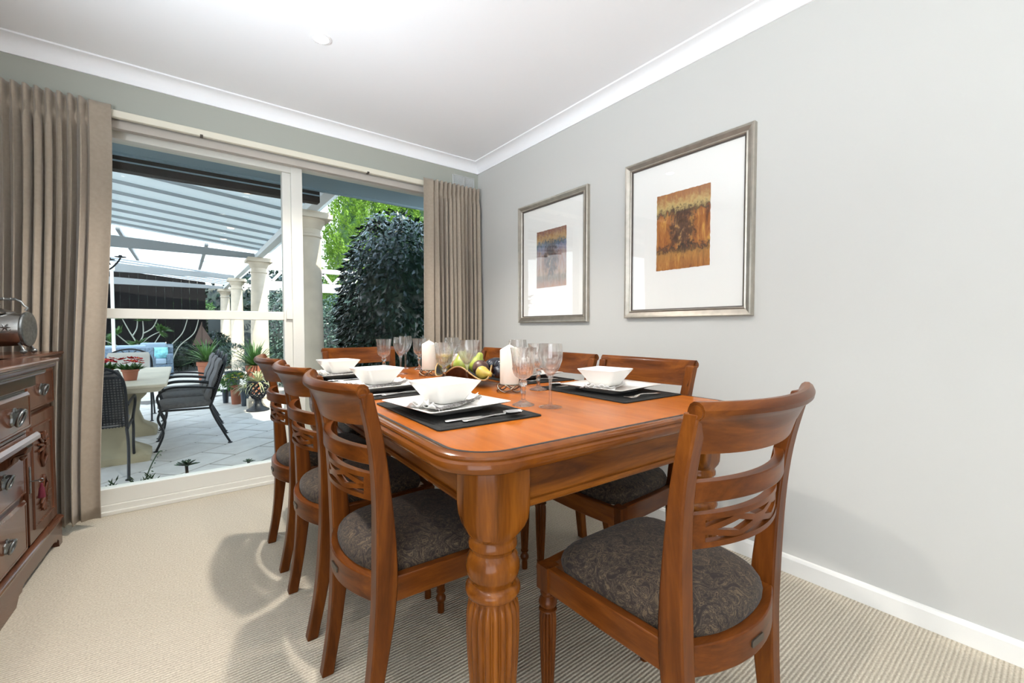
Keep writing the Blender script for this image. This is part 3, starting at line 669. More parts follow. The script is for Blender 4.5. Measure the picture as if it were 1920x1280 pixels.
def build_napkin():
    root = thing('folded_napkin', 'x', 'napkin', group='folded napkins under the bowls')
    rnd = random.Random(3)
    def sheet(z0, amp, x0, x1, y0, y1, ph):
        def fn(u, v):
            x = x0 + (x1 - x0) * u; y = y0 + (y1 - y0) * v
            edge_ = max(0.0, abs(u - 0.5) * 2 - 0.75) / 0.25
            return Vector((x, y + 0.006 * math.sin(u * 9 + ph), z0 + amp * (math.sin(u * 11 + ph) * math.sin(v * 7 + ph) * 0.5 + 0.5) + 0.009 * edge_ + 0.010 * edge_ * edge_ * (0.5 + 0.5 * math.sin(v * 16 + ph))))
        return fn
    MB().grid(sheet(0.0012, 0.0025, -0.120, 0.118, -0.052, 0.050, 0.3), 26, 12).build('cloth', napkin_m, root, smooth=60, solid=0.0016)
    MB().grid(sheet(0.0060, 0.0025, -0.112, 0.112, -0.046, 0.040, 1.9), 26, 12).build('top_fold', napkin_m, root, smooth=60, solid=0.0016)
    fr = MB()
    for k in range(70):
        x = -0.118 + 0.236 * k / 69; y = -0.050 + rnd.uniform(-0.004, 0.002)
        fr.tube([(x, y, 0.009), (x + rnd.uniform(-0.004, 0.004), y - 0.006, 0.009 + rnd.uniform(0, 0.004)), (x + rnd.uniform(-0.006, 0.006), y - 0.013, 0.006 + rnd.uniform(-0.002, 0.004))], 0.0011, 4)
    for k in range(26):
        y = -0.05 + 0.10 * k / 25
        fr.tube([(0.114, y, 0.012), (0.122, y + rnd.uniform(-0.003, 0.003), 0.014), (0.131, y + rnd.uniform(-0.005, 0.005), 0.010 + rnd.uniform(0, 0.006))], 0.001, 4)
    fr.build('fringe', fringe_m, root, smooth=40)['kind'] = 'stuff'
    rf = MB()
    def ruf(u, v):
        a = u * 2 * PI * 0.9; r = 0.010 + 0.022 * v
        return Vector((-0.112 + r * math.cos(a) * 1.1 - 0.006, 0.012 + r * math.sin(a), 0.010 + 0.014 * v + 0.006 * math.sin(a * 6) * v))
    rf.grid(ruf, 48, 6).build('ruffle', napkin_m, root, smooth=60, solid=0.001)
    return root
def sec(mb, st):                                             # lofted flat sections: x, half width, z centre, half thickness
    rings = []
    for x, hw, z, ht in st: rings.append([Vector((x, hw * math.cos(2 * PI * k / 12), z + ht * math.sin(2 * PI * k / 12))) for k in range(12)])
    mb.loft(rings)
HAND = [(-0.095, 0.003, 0.003, 0.0015), (-0.092, 0.009, 0.0032, 0.002), (-0.07, 0.0085, 0.004, 0.002), (-0.03, 0.005, 0.007, 0.0018), (0.0, 0.0035, 0.009, 0.0018)]
def build_spoon():
    mb = MB(); sec(mb, HAND + [(0.02, 0.0032, 0.0095, 0.0016), (0.032, 0.004, 0.009, 0.0014)])
    def bowl_(u, v):
        a = PI * (u - 0.5); x = 0.058 + 0.029 * math.sin(a); hw = 0.0185 * max(0.02, math.cos(a)) ** 0.6 * (1 - 0.12 * math.sin(a))
        q = (v - 0.5) * 2; return Vector((x, hw * q, 0.0115 - 0.0085 * (1 - q * q) * math.cos(a) ** 0.8 + 0.0006))
    mb2 = MB().grid(bowl_, 18, 10)
    o = len(mb.v); mb.add(mb2.v, mb2.f); mb.add([(x, y, z + 0.0012) for x, y, z in mb2.v], mb2.f)
    return mb.mesh('soup_spoon', silver, 50)
def build_fork():
    mb = MB(); sec(mb, HAND + [(0.02, 0.0035, 0.0085, 0.0015), (0.034, 0.009, 0.006, 0.0013), (0.045, 0.0115, 0.004, 0.0012), (0.052, 0.0115, 0.003, 0.0012)])
    for k in range(4):
        y = -0.0096 + 0.0064 * k
        mb.tube([(0.050, y, 0.003), (0.065, y, 0.002), (0.080, y, 0.0035), (0.094, y * 0.95, 0.008)], [0.0018, 0.0017, 0.0015, 0.0007], 6)
    return mb.mesh('dinner_fork', silver, 50)
def build_knife():
    mb = MB(); sec(mb, [(-0.105, 0.004, 0.0035, 0.002), (-0.1, 0.0085, 0.0037, 0.003), (-0.05, 0.0075, 0.0037, 0.0032), (0.0, 0.0055, 0.0032, 0.0028), (0.006, 0.007, 0.003, 0.0012), (0.05, 0.0095, 0.0028, 0.0009), (0.095, 0.0085, 0.0026, 0.0008), (0.112, 0.002, 0.0025, 0.0006)])
    return mb.mesh('dinner_knife', silver, 40)
MEM = dict(placemat=build_mat(), dinner_plate=build_plate(), soup_bowl=build_bowl(), soup_spoon=build_spoon(), dinner_fork=build_fork(), dinner_knife=build_knife())
nap0 = build_napkin(); first_nap = True
DESC = dict(placemat='black woven rectangular placemat', dinner_plate='square white plate with upturned rim', soup_bowl='square flared white bowl', soup_spoon='steel spoon', dinner_fork='steel fork', dinner_knife='steel knife')
CATS = dict(placemat='placemat', dinner_plate='plate', soup_bowl='bowl', soup_spoon='spoon', dinner_fork='fork', dinner_knife='knife')
GRP = dict(placemat='black placemats', dinner_plate='square white plates', soup_bowl='square white bowls', soup_spoon='steel spoons', dinner_fork='steel forks', dinner_knife='steel knives')
def put(kind, x, y, z, rz, where):
    o = bpy.data.objects.new(kind, MEM[kind]); COL.objects.link(o); o.location = (x, y, z); o.rotation_euler = (0, 0, rz); o.scale = (1.035, 1.035, 1.035)
    return tag(o, f"{DESC[kind]} at the {where}", CATS[kind], GRP[kind])
for where, px_, py_, turn in PLACES:
    a = TA + R(turn); ex = Vector((math.cos(a), math.sin(a), 0)); ey = Vector((-math.sin(a), math.cos(a), 0)); C0 = Vector((px_, py_, 0))
    P = lambda u, v: C0 + ex * u + ey * v                    # u towards the table centre, v to the sitter's left
    put('placemat', px_, py_, TZ + 0.0006, a, where)
    p = P(-0.020, 0.008); put('dinner_plate', p.x, p.y, TZ + 0.0044, a + R(7), where)
    q = P(-0.022, 0.012) if turn == 0 else P(0.0, 0.0)
    lab = f'white fringed napkin folded under the bowl at the {where}'
    if first_nap: nap0.location = (q.x, q.y, TZ + 0.0165); nap0.rotation_euler = (0, 0, a + R(28)); nap0['label'] = lab; first_nap = False
    else: dup(nap0, (q.x, q.y, TZ + 0.0165), a + R(28), lab)
    put('soup_bowl', q.x, q.y, TZ + 0.0262, a + R(11), where)
    f = P(0.005, 0.185); put('dinner_fork', f.x, f.y, TZ + 0.0045, a + R(2), where)
    f = P(-0.005, -0.170); put('dinner_knife', f.x, f.y, TZ + 0.0045, a, where)
    f = P(0.025, -0.196); put('soup_spoon', f.x, f.y, TZ + 0.0045, a - R(3), where)

# ------------------------------------------------------------------ glasses
def build_wine():
    o = [(0.0355, 0.0), (0.0360, 0.0012), (0.030, 0.003), (0.012, 0.0055), (0.0058, 0.010), (0.0042, 0.018), (0.0042, 0.060), (0.0055, 0.083), (0.0095, 0.094), (0.019, 0.107), (0.029, 0.124), (0.0355, 0.142), (0.0375, 0.157), (0.0368, 0.173), (0.0345, 0.193)]
    i = [(0.0337, 0.1932), (0.0358, 0.173), (0.0365, 0.157), (0.0345, 0.142), (0.028, 0.1245), (0.018, 0.1085), (0.008, 0.0985), (0.0005, 0.096)]
    return MB().lathe(o + i, 48).mesh('wine_glass', wine_glass_m, 60)
def build_crystal():
    def mod(r, z, a):
        if 0.092 < z < 0.150 and r > 0.012: return r + 0.0013 * math.sin(9 * a + z * 380) * math.sin(9 * a - z * 380)
        if 0.010 < z < 0.075: return r * (1 + 0.06 * math.cos(6 * a))
        if z <= 0.010 and 0.01 < r < 0.035: return r * (1 + 0.04 * math.cos(12 * a))
        return r
    o = [(0.0335, 0.0), (0.034, 0.0018), (0.030, 0.004), (0.018, 0.009), (0.009, 0.015), (0.0058, 0.022), (0.0075, 0.040), (0.0088, 0.052), (0.006, 0.058), (0.0110, 0.064), (0.0130, 0.070), (0.0105, 0.076), (0.0075, 0.080), (0.015, 0.085)]
    o += [(0.015 + 0.019 * math.sin(k / 10 * PI / 2), 0.085 + 0.010 * (k / 10) + 0.026 * (k / 10) ** 2) for k in range(1, 11)]
    o += [(0.0345, 0.130), (0.0352, 0.138), (0.0360, 0.146), (0.0368, 0.154), (0.0385, 0.167), (0.0412, 0.180)]
    i = [(0.0402, 0.1802), (0.0372, 0.167), (0.0352, 0.154), (0.0335, 0.138), (0.0315, 0.122), (0.024, 0.103), (0.012, 0.094), (0.0005, 0.0915)]
    return MB().lathe(o + i, 72, mod=mod).mesh('crystal_goblet', crystal_m, 40)
wm, cm = build_wine(), build_crystal()
def glass(kind, me, x, y, lab, grp):
    o = bpy.data.objects.new(kind, me); COL.objects.link(o); o.location = (x, y, TZ + 0.0006); o.scale = (1.04, 1.04, 1.04); tag(o, lab, 'glass', grp)
for where, (xw, yw), (xc, yc) in (('front place facing the picture wall', (0.919, 0.998), (0.873, 1.077)), ('middle place facing the picture wall', (0.935, 1.525), (0.896, 1.648)), ('window-end place facing the picture wall', (0.940, 2.220), (0.900, 2.360)),
                                  ('front place below the pictures', (1.118, 1.417), (1.140, 1.310)), ('middle place below the pictures', (1.112, 1.965), (1.166, 1.853)), ('window-end place below the pictures', (1.090, 2.500), (1.140, 2.410))):
    glass('wine_glass', wm, xw, yw, f'plain clear wine glass at the {where}', 'plain wine glasses')
    glass('crystal_goblet', cm, xc, yc, f'cut crystal goblet with flared rim at the {where}', 'cut crystal goblets')

# ------------------------------------------------------------------ candles on wire stands
def candle(x, y, lab, lab2):
    st = thing('candle_stand', lab2, 'candle stand', (x, y, TZ + 0.001), 0, 'woven wire candle stands')
    for ph in (0, PI / 3):
        pts = []
        for k in range(72):
            a = 2 * PI * k / 72; pts.append(((0.049 + 0.004 * math.cos(6 * a + ph)) * math.cos(a), (0.049 + 0.004 * math.cos(6 * a + ph)) * math.sin(a), 0.0165 + 0.0135 * math.sin(3 * a + ph * 3)))
        MB().tube(pts, 0.0028, 8, closed=True).build('wire', stand_m, st, smooth=60)
    MB().lathe([(0.042, 0.0285), (0.042, 0.0305)], 32).build('dish', stand_m, st, smooth=30)
    cd = thing('pillar_candle', lab, 'candle', (x, y, TZ + 0.0325), 0, 'cream pillar candles')
    MB().lathe([(0.0365, 0.0), (0.0375, 0.002), (0.0375, 0.131), (0.0365, 0.1335), (0.0015, 0.1535)], 40).build('wax_body', wax, cd, smooth=30)
    MB().tube([(0, 0, 0.152), (0.0005, 0, 0.157), (0.002, 0, 0.161)], 0.0012, 6).build('wick', wick_m, cd)
candle(1.015, 1.338, 'cream pillar candle in front of the fruit bowl', 'woven wire stand under the candle in front of the fruit bowl')
candle(1.030, 2.060, 'cream pillar candle behind the fruit bowl towards the window', 'woven wire stand under the candle behind the fruit bowl')

# ------------------------------------------------------------------ wavy fruit bowl and fruit
wood_bowl = wood('fruit_bowl_wood', 'y', (0.04, 0.013, 0.006), (0.085, 0.028, 0.011), (0.13, 0.045, 0.018), rough=0.25)
bowl_in = plain('fruit_bowl_inside', (0.035, 0.036, 0.040), 0.14, metal=0.6)
rim_gold = plain('fruit_bowl_rim', (0.55, 0.36, 0.16), 0.35, metal=0.4)
FB = Vector((1.025, 1.700, TZ + 0.001))
fb = thing('fruit_bowl', 'wavy rimmed dark centrepiece bowl holding fruit on the table', 'bowl', FB, R(-8))
def wavy(u, v, off):
    a = 2 * PI * u; rx, ry = 0.105, 0.195
    lobe = 0.5 + 0.5 * math.cos(4 * a + R(196))
    r = 0.26 + 0.74 * v ** 0.8; flare = 1 + 0.16 * (1 - lobe) * v ** 3
    z = 0.003 + (0.028 + 0.052 * lobe) * v ** 1.7
    return Vector((rx * r * flare * math.cos(a), ry * r * flare * math.sin(a), z + off))
def closed_grid(fn, nu, nv):
    mb = MB(); vs = [fn(i / nu, j / nv) for j in range(nv + 1) for i in range(nu)]
    fs = [(j * nu + i, j * nu + (i + 1) % nu, (j + 1) * nu + (i + 1) % nu, (j + 1) * nu + i) for j in range(nv) for i in range(nu)]
    fs.append(tuple(range(nu))); return mb.add(vs, fs)
closed_grid(lambda u, v: wavy(u, v, 0.0), 72, 12).build('outer_shell', wood_bowl, fb, smooth=60)
closed_grid(lambda u, v: wavy(u, v, 0.0045), 72, 12).build('lining', bowl_in, fb, smooth=60)
MB().tube([wavy(k / 96, 1.0, 0.0025) for k in range(96)], 0.0034, 8, closed=True).build('rim', rim_gold, fb, smooth=60)
def fruit_skin(name, c1, c2, rough=0.35): 
    m, t, b = base(name); mp = coords(t); n = nd(t, 'ShaderNodeTexNoise', Scale=22.0, Detail=4.0); t.links.new(mp.outputs[0], n.inputs['Vector'])
    r_ = ramp(t, [(0.35, c1), (0.65, c2)]); t.links.new(n.outputs['Fac'], r_.inputs[0]); t.links.new(r_.outputs[0], b.inputs['Base Color']); b.inputs['Roughness'].default_value = rough; b.inputs['Coat Weight'].default_value = 0.3
    return m
sk_green = fruit_skin('pear_green_skin', (0.30, 0.36, 0.04), (0.46, 0.48, 0.08)); sk_yel = fruit_skin('pear_yellow_skin', (0.52, 0.36, 0.05), (0.64, 0.48, 0.10))
sk_fig = fruit_skin('brown_fruit_skin', (0.075, 0.032, 0.024), (0.17, 0.085, 0.055)); sk_plum = fruit_skin('dark_fruit_skin', (0.012, 0.013, 0.020), (0.03, 0.032, 0.045), 0.12)
PEAR = [(0.001, 0.0), (0.015, 0.002), (0.029, 0.013), (0.034, 0.028), (0.032, 0.043), (0.024, 0.058), (0.016, 0.070), (0.0135, 0.081), (0.010, 0.088), (0.001, 0.090)]
ROUND = [(0.001, 0.004), (0.010, 0.0), (0.022, 0.006), (0.033, 0.020), (0.036, 0.033), (0.033, 0.047), (0.023, 0.060), (0.011, 0.065), (0.004, 0.062), (0.001, 0.060)]
PLUM = [(0.001, 0.0), (0.014, 0.002), (0.026, 0.014), (0.031, 0.034), (0.029, 0.058), (0.021, 0.080), (0.010, 0.093), (0.001, 0.096)]
def fruit(name, lab, prof, m, loc, rot, sc, cat='fruit'):
    o = thing(name, lab, cat, loc, 0, 'fruit in the wavy bowl'); o.rotation_euler = rot; o.scale = (sc,) * 3
    MB().lathe(prof, 28).build('flesh', m, o, smooth=70)
    h = prof[-1][1]; MB().tube([(0, 0, h - 0.004), (0.001, 0, h + 0.006), (0.005, 0.001, h + 0.016)], 0.0016, 6).build('stalk', bark, o, smooth=50)
def fpos(x, y, z): return (FB.x + x * 0.8, FB.y + y, FB.z + z)
fruit('pear', 'yellow pear lying at the window end of the wavy bowl', PEAR, sk_yel, fpos(-0.045, 0.125, 0.075), (R(98), 0, R(150)), 0.95)
fruit('pear', 'green pear on top of the fruit in the wavy bowl', PEAR, sk_green, fpos(-0.015, 0.000, 0.045), (R(-18), R(10), 0), 1.15)
fruit('pear', 'second green pear behind the upper green pear', PEAR, sk_green, fpos(0.055, -0.02, 0.040), (R(10), R(15), 0), 1.12)
fruit('pear', 'yellow pear lying at the front lip of the wavy bowl', PEAR, sk_yel, fpos(-0.030, -0.150, 0.062), (R(96), 0, R(20)), 0.85)
fruit('pomegranate', 'dull brown round fruit between the green pears and dark fruit', ROUND, sk_fig, fpos(0.02, -0.095, 0.040), (R(20), R(12), 0), 1.05)
fruit('orange_fruit', 'small orange brown fruit behind the green pears', ROUND, fruit_skin('orange_skin', (0.36, 0.15, 0.03), (0.48, 0.22, 0.06)), fpos(0.02, 0.085, 0.040), (0, R(10), 0), 0.95)
fruit('aubergine', 'glossy black small aubergine at the wall side of the bowl', PLUM, sk_plum, fpos(0.085, -0.145, 0.075), (R(80), 0, R(60)), 1.05)
fruit('aubergine', 'glossy black small aubergine leaning over the bowl rim near the candle', PLUM, sk_plum, fpos(0.060, -0.185, 0.055), (R(85), 0, R(110)), 0.95)
fruit('aubergine', 'glossy black small aubergine half hidden behind the brown fruit', PLUM, sk_plum, fpos(0.095, -0.07, 0.07), (R(75), 0, R(85)), 1.0)

# ------------------------------------------------------------------ sideboard at the left
SB = thing('sideboard', 'dark carved wooden sideboard with drawers and ring pulls beside the curtain', 'sideboard', (-0.482, 2.965, 0), R(-2.6))
# local frame: origin at the front corner by the curtain, -y runs along the front towards the camera, -x into the carcase
LEN, DEP, ZT = 1.75, 0.44, 0.93
MB().box(-DEP, -0.022, -LEN, -0.015, 0.10, ZT - 0.06).build('carcase', side_z, SB, smooth=0)
def plinth():
    pts = [(0.0, 0.0), (-0.05, 0.0), (-0.055, 0.03), (-0.075, 0.045), (-0.09, 0.035), (-0.11, 0.05), (-0.52, 0.05), (-0.54, 0.03), (-0.57, 0.03), (-0.60, 0.0), (-0.75, 0.0), (-0.78, 0.03), (-0.80, 0.03), (-0.82, 0.05), (-1.62, 0.05), (-1.64, 0.02), (-1.67, 0.0), (-LEN, 0.0), (-LEN, 0.12), (0.0, 0.12)]
    return MB().prism(pts, 'x', -0.022, 0.0)
plinth().build('plinth', side_y, SB, smooth=0)
MB().box(-DEP, -0.002, -0.02, 0.0, 0.0, 0.12).build('plinth_end', side_y, SB, smooth=0)
MB().prism([(-0.03, 0.12), (0.006, 0.12), (0.008, 0.128), (0.0, 0.136), (-0.012, 0.140), (-0.03, 0.142)], 'y', -LEN, 0.004).build('plinth_moulding', side_y, SB, smooth=30)
# top: end section, then the breakfront
tprof = [(0.000, -0.058), (0.010, -0.056), (0.014, -0.048), (0.012, -0.042), (0.022, -0.038), (0.034, -0.030), (0.038, -0.020), (0.036, -0.016), (0.042, -0.014), (0.044, -0.006), (0.040, 0.0)]
def top_slab(name, x_front, y0, y1):
    rings = []
    for d, z in tprof: rings.append([Vector((x, y, ZT + z)) for x, y in ((-DEP, y0 - d), (x_front + d, y0 - d), (x_front + d, y1 + d), (-DEP, y1 + d))])
    MB().loft(rings).build(name, side_y, SB, smooth=28, bevel=0.002)
BF0 = -0.665                                                   # breakfront begins here, projecting forward
top_slab('top_board', -0.022, BF0 - 0.02, -0.02)
top_slab('breakfront_top', 0.095, -LEN, BF0)
MB().box(-0.03, 0.085, -LEN, BF0, ZT - 0.10, ZT - 0.055).build('breakfront_frieze', side_y, SB, smooth=0, bevel=0.003)
MB().box(-0.03, 0.062, -LEN, BF0 - 0.02, ZT - 0.265, ZT - 0.10).build('breakfront_body', side_z, SB, smooth=0, bevel=0.002)
MB().prism([(-0.03, ZT - 0.300), (0.080, ZT - 0.300), (0.092, ZT - 0.292), (0.092, ZT - 0.278), (0.082, ZT - 0.266), (-0.03, ZT - 0.262)], 'y', -LEN, BF0 + 0.004).build('breakfront_shelf', side_y, SB, smooth=20, bevel=0.002)
def pull(parent, x, y, z, s=1.0):
    M = Matrix.Translation((x, y, z)) @ Matrix.Scale(s, 4)
    pl = MB(); poly = [(-0.030, -0.012), (-0.022, -0.022), (-0.008, -0.016), (0, -0.026), (0.008, -0.016), (0.022, -0.022), (0.030, -0.012), (0.026, 0.0), (0.030, 0.012), (0.020, 0.018), (0.010, 0.016), (0.008, 0.026), (-0.008, 0.026), (-0.010, 0.016), (-0.020, 0.018), (-0.030, 0.012), (-0.026, 0.0)]
    pl.loft([[M @ Vector((0.0, u, v)) for u, v in poly], [M @ Vector((0.004, u * 0.95, v * 0.95)) for u, v in poly]]).build('back_plate', pewter, parent, smooth=30)
    hd = MB(); pts = [M @ Vector((0.014 + 0.006 * math.sin(a), 0.026 * math.cos(a), -0.004 + 0.022 * math.sin(a))) for a in [2 * PI * k / 28 for k in range(28)]]
    hd.tube(pts, 0.0042 * s, 8, closed=True)
    hd.tube([M @ Vector((0.003, 0, 0.014)), M @ Vector((0.012, 0, 0.020)), M @ Vector((0.020, 0, 0.018))], 0.005 * s, 8)
    hd.build('ring_pull', pewter, parent, smooth=60)
def drawer(name, xf, y0, y1, z0, z1, m, bev=0.010, pulls=1, s=1.0):
    d = MB(); cy, cz = (y0 + y1) / 2, (z0 + z1) / 2; hy, hz = (y1 - y0) / 2, (z1 - z0) / 2
    o_ = MB().loft([[Vector((x, s1 * (hy - i), s2 * (hz - i))) for s1, s2 in ((-1, -1), (1, -1), (1, 1), (-1, 1))] for x, i in ((0.0, 0.0), (0.010, 0.0), (0.018, bev), (0.018, bev + 0.006), (0.0165, bev + 0.007))]).build(name, m, SB, loc=(xf, cy, cz), smooth=0)
    for k in range(pulls):
        yy = 0 if pulls == 1 else (-hy * 0.5 + k * hy)
        pull(o_, 0.017, yy, 0.0, s)
    return o_
drawer('drawer', 0.062, BF0 - 0.36, BF0 - 0.035, ZT - 0.248, ZT - 0.115, side_y, s=1.15)
drawer('drawer', 0.062, -LEN + 0.03, BF0 - 0.40, ZT - 0.248, ZT - 0.115, side_y, pulls=2, s=1.15)
# carved corbels under the breakfront
def corbel(y, w):
    prof = [(-0.022, 0.63), (0.075, 0.63), (0.080, 0.618), (0.070, 0.604), (0.050, 0.597), (0.038, 0.585), (0.038, 0.567), (0.028, 0.553), (0.012, 0.549), (-0.004, 0.552), (-0.022, 0.548)]
    c = MB().prism(prof, 'y', y - w, y).build('corbel', side_z, SB, smooth=30, bevel=0.002)
    lv = MB()
    for k in range(5):
        yy = y - w / 2 + (k - 2) * w * 0.18
        lv.tube([(0.077, yy, 0.622), (0.066 + 0.004, yy + (k - 2) * 0.001, 0.600), (0.046, yy + (k - 2) * 0.002, 0.592), (0.040, yy, 0.570), (0.024, yy - (k - 2) * 0.002, 0.551)], [0.004, 0.0055, 0.005, 0.0045, 0.002], 6)
    lv.build('carved_leaf', side_z, c, smooth=60)
corbel(BF0 - 0.03, 0.055); corbel(-LEN + 0.09, 0.055)
MB().lathe([(0.012, 0.63), (0.022, 0.618), (0.016, 0.604), (0.010, 0.590), (0.014, 0.575), (0.004, 0.562)], 20, Matrix.Translation((0.045, BF0 - 0.0, 0))).build('turned_drop', side_z, SB, smooth=50)
# lower drawers under the breakfront
drawer('drawer', -0.022, -0.86, -0.435, 0.375, 0.600, side_z, s=1.0)
drawer('drawer', -0.022, -0.86, -0.435, 0.150, 0.355, side_z, s=1.0)
drawer('drawer', -0.022, -1.70, -0.90, 0.375, 0.600, side_z, pulls=2); drawer('drawer', -0.022, -1.70, -0.90, 0.150, 0.355, side_z, pulls=2)
drawer('drawer', -0.022, -0.400, -0.030, 0.690, ZT - 0.075, side_y, s=1.0)
dr = drawer('drawer', -0.022, -0.640, -0.435, 0.690, ZT - 0.075, side_y, s=1.0)
# carved door with key and tassel
door = MB().box(0.0, 0.014, -0.185, 0.185, -0.26, 0.26).build('door', side_z, SB, loc=(-0.022, -0.215, 0.412), smooth=0, bevel=0.002)
rg = [[Vector((x, s1 * (0.125 - i), s2 * (0.205 - i))) for s1, s2 in ((-1, -1), (1, -1), (1, 1), (-1, 1))] for x, i in ((0.0135, -0.01), (0.019, -0.008), (0.019, 0.0), (0.014, 0.004))]
MB().loft(rg, False, False).build('panel_moulding', side_z, door, smooth=20)
cvd = MB()
for sz in (-1, 1):
    for k in range(9):
        a = k / 8 * PI; cvd.tube([(0.016, 0.045 * math.cos(a) * 0.4, sz * (0.10 + 0.045 * math.sin(a))), (0.020, 0.07 * math.cos(a), sz * (0.10 + 0.075 * math.sin(a)))], [0.009, 0.004], 6)
    cvd.tube([(0.016, 0.0, sz * 0.02), (0.019, 0.03, sz * 0.06), (0.019, 0.0, sz * 0.11), (0.019, -0.03, sz * 0.06), (0.016, 0.0, sz * 0.02)], 0.006, 6)
cvd.build('carving', side_z, door, smooth=60)
MB().box(0.014, 0.017, -0.175, -0.160, -0.05, 0.06).build('lock_plate', pewter, door, bevel=0.001)
MB().tube([(0.016, -0.168, 0.0), (0.040, -0.168, 0.0)], 0.0025, 6).tube([(0.046 + 0.007 * math.cos(a), -0.168, 0.007 * math.sin(a)) for a in [2 * PI * k / 14 for k in range(14)]], 0.002, 6, closed=True).build('key', pewter, door, smooth=60)
MB().lathe([(0.002, 0.0), (0.006, -0.006), (0.004, -0.012), (0.009, -0.022), (0.012, -0.060), (0.001, -0.062)], 14, Matrix.Translation((0.047, -0.168, -0.012))).build('tassel', tassel_m, door, smooth=60)

# ------------------------------------------------------------------ silver biscuit barrel on the sideboard
barrel_wood = wood('barrel_wood', 'x', (0.05, 0.02, 0.011), (0.12, 0.05, 0.028), (0.22, 0.10, 0.055), rough=0.15, coat=0.6)
plate_silver = plain('old_silver', (0.46, 0.46, 0.45), 0.2, metal=1.0, var=0.15, vscale=40)
BB = thing('biscuit_barrel', 'silver mounted barrel with engraved sides and handle on the sideboard', 'barrel', (-0.612, 2.74, 0.9305), R(-8))
Mx = Matrix.Translation((0, 0, 0.105)) @ Matrix.Rotation(R(90), 4, 'Y')
MB().lathe([(0.066, -0.086), (0.071, -0.05), (0.073, 0.0), (0.071, 0.05), (0.066, 0.086)], 48, Mx).build('barrel_body', plate_silver, BB, smooth=40)
for sx_ in (-1, 1):
    MB().lathe([(0.064, sx_ * 0.080), (0.073, sx_ * 0.082), (0.075, sx_ * 0.087), (0.073, sx_ * 0.092), (0.064, sx_ * 0.094), (0.055, sx_ * 0.092), (0.001, sx_ * 0.092)], 48, Mx).build('end_band', pewter, BB, smooth=40)
    MB().tube([(sx_ * 0.082, 0, 0.185), (sx_ * 0.090, 0, 0.196), (sx_ * 0.078, 0, 0.205), (sx_ * 0.070, 0, 0.222), (sx_ * 0.052, 0, 0.232)], [0.006, 0.004, 0.004, 0.0045, 0.0045], 8).build('handle_scroll', pewter, BB, smooth=60)
    for sy_ in (-1, 1):
        MB().tube([(sx_ * 0.070, sy_ * 0.030, 0.046), (sx_ * 0.080, sy_ * 0.040, 0.036), (sx_ * 0.088, sy_ * 0.046, 0.016)], [0.005, 0.004, 0.005], 8).lathe([(0.001, 0.0), (0.009, 0.004), (0.011, 0.011), (0.009, 0.018), (0.001, 0.022)], 14, Matrix.Translation((sx_ * 0.088, sy_ * 0.046, 0.0))).build('foot', pewter, BB, smooth=60)
MB().tube([(-0.056, 0, 0.232), (0.056, 0, 0.232)], 0.0055, 10).build('handle_bar', pewter, BB, smooth=60)
for k in range(5): MB().lathe([(0.001, -0.008), (0.0075, 0.0), (0.001, 0.008)], 12, Matrix.Translation((-0.04 + 0.02 * k, 0, 0.232)) @ Matrix.Rotation(R(90), 4, 'Y')).build('handle_bead', pewter, BB, smooth=60)
MB().lathe([(0.050, 0.170), (0.052, 0.176), (0.040, 0.184), (0.018, 0.190), (0.006, 0.194), (0.004, 0.202), (0.009, 0.208), (0.007, 0.214), (0.001, 0.217)], 32).build('lid', plate_silver, BB, smooth=50)
eng = MB().box(-0.016, 0.016, -0.0755, -0.070, 0.108, 0.128)
for s in (-1, 1):
    for k in range(6):
        a = k / 6 * 2 * PI; eng.tube([(s * 0.045, -0.0725, 0.112), (s * 0.045 + 0.016 * math.cos(a), -0.0705, 0.112 + 0.016 * math.sin(a))], [0.004, 0.0015], 5)
    eng.tube([(s * 0.018, -0.073, 0.102), (s * 0.030, -0.072, 0.092), (s * 0.052, -0.070, 0.094), (s * 0.062, -0.069, 0.104)], 0.002, 5)
eng.build('engraved_shield', pewter, BB, smooth=50)

# ================================================================== outside: patio and garden
GZ = -0.20
def paver_mat():
    m, t, b = base('paver_stone'); mp = coords(t)
    oi = nd(t, 'ShaderNodeObjectInfo'); n = nd(t, 'ShaderNodeTexNoise', Scale=6.0, Detail=5.0); t.links.new(mp.outputs[0], n.inputs['Vector'])
    r_ = ramp(t, [(0.3, (0.57, 0.54, 0.50)), (0.7, (0.69, 0.67, 0.63))]); t.links.new(n.outputs['Fac'], r_.inputs[0])
    r2 = ramp(t, [(0.0, (0.88, 0.87, 0.86)), (1.0, (1, 1, 1))]); t.links.new(oi.outputs['Random'], r2.inputs[0])
    mx = nd(t, 'ShaderNodeMix', data_type='RGBA', blend_type='MULTIPLY'); mx.inputs[0].default_value = 1.0
    t.links.new(r_.outputs[0], mx.inputs[6]); t.links.new(r2.outputs[0], mx.inputs[7]); t.links.new(mx.outputs[2], b.inputs['Base Color'])
    b.inputs['Roughness'].default_value = 0.55; return m
paver_m = paver_mat()
grout = plain('paver_grout', (0.13, 0.12, 0.11), 0.95, var=0.15)
far_paving = plain('far_paving', (0.58, 0.54, 0.48), 0.6, var=0.08, vscale=3)
pg = struct(MB().box(-3.2, 1.75, 3.78, 9.6, GZ - 0.08, GZ - 0.006).build('patio_ground', grout, smooth=0))
pg['label'] = 'pale stone patio laid in a diagonal pattern'
struct(MB().box(-6.0, 1.75, 9.6, 15.6, GZ - 0.08, GZ).build('patio_far_ground', far_paving, smooth=0))
struct(MB().box(-40, 40, 3.34, 60, GZ - 0.12, GZ - 0.085).build('garden_ground', soil, smooth=0))
tile = MB().loft([[Vector((x, y, z)) for x, y in rrect(0.2935 - i, 0.1935 - i, 0.004, 2)] for i, z in ((0, -0.03), (0, -0.003), (0.003, 0.0))]).mesh('paver', paver_m, 30)
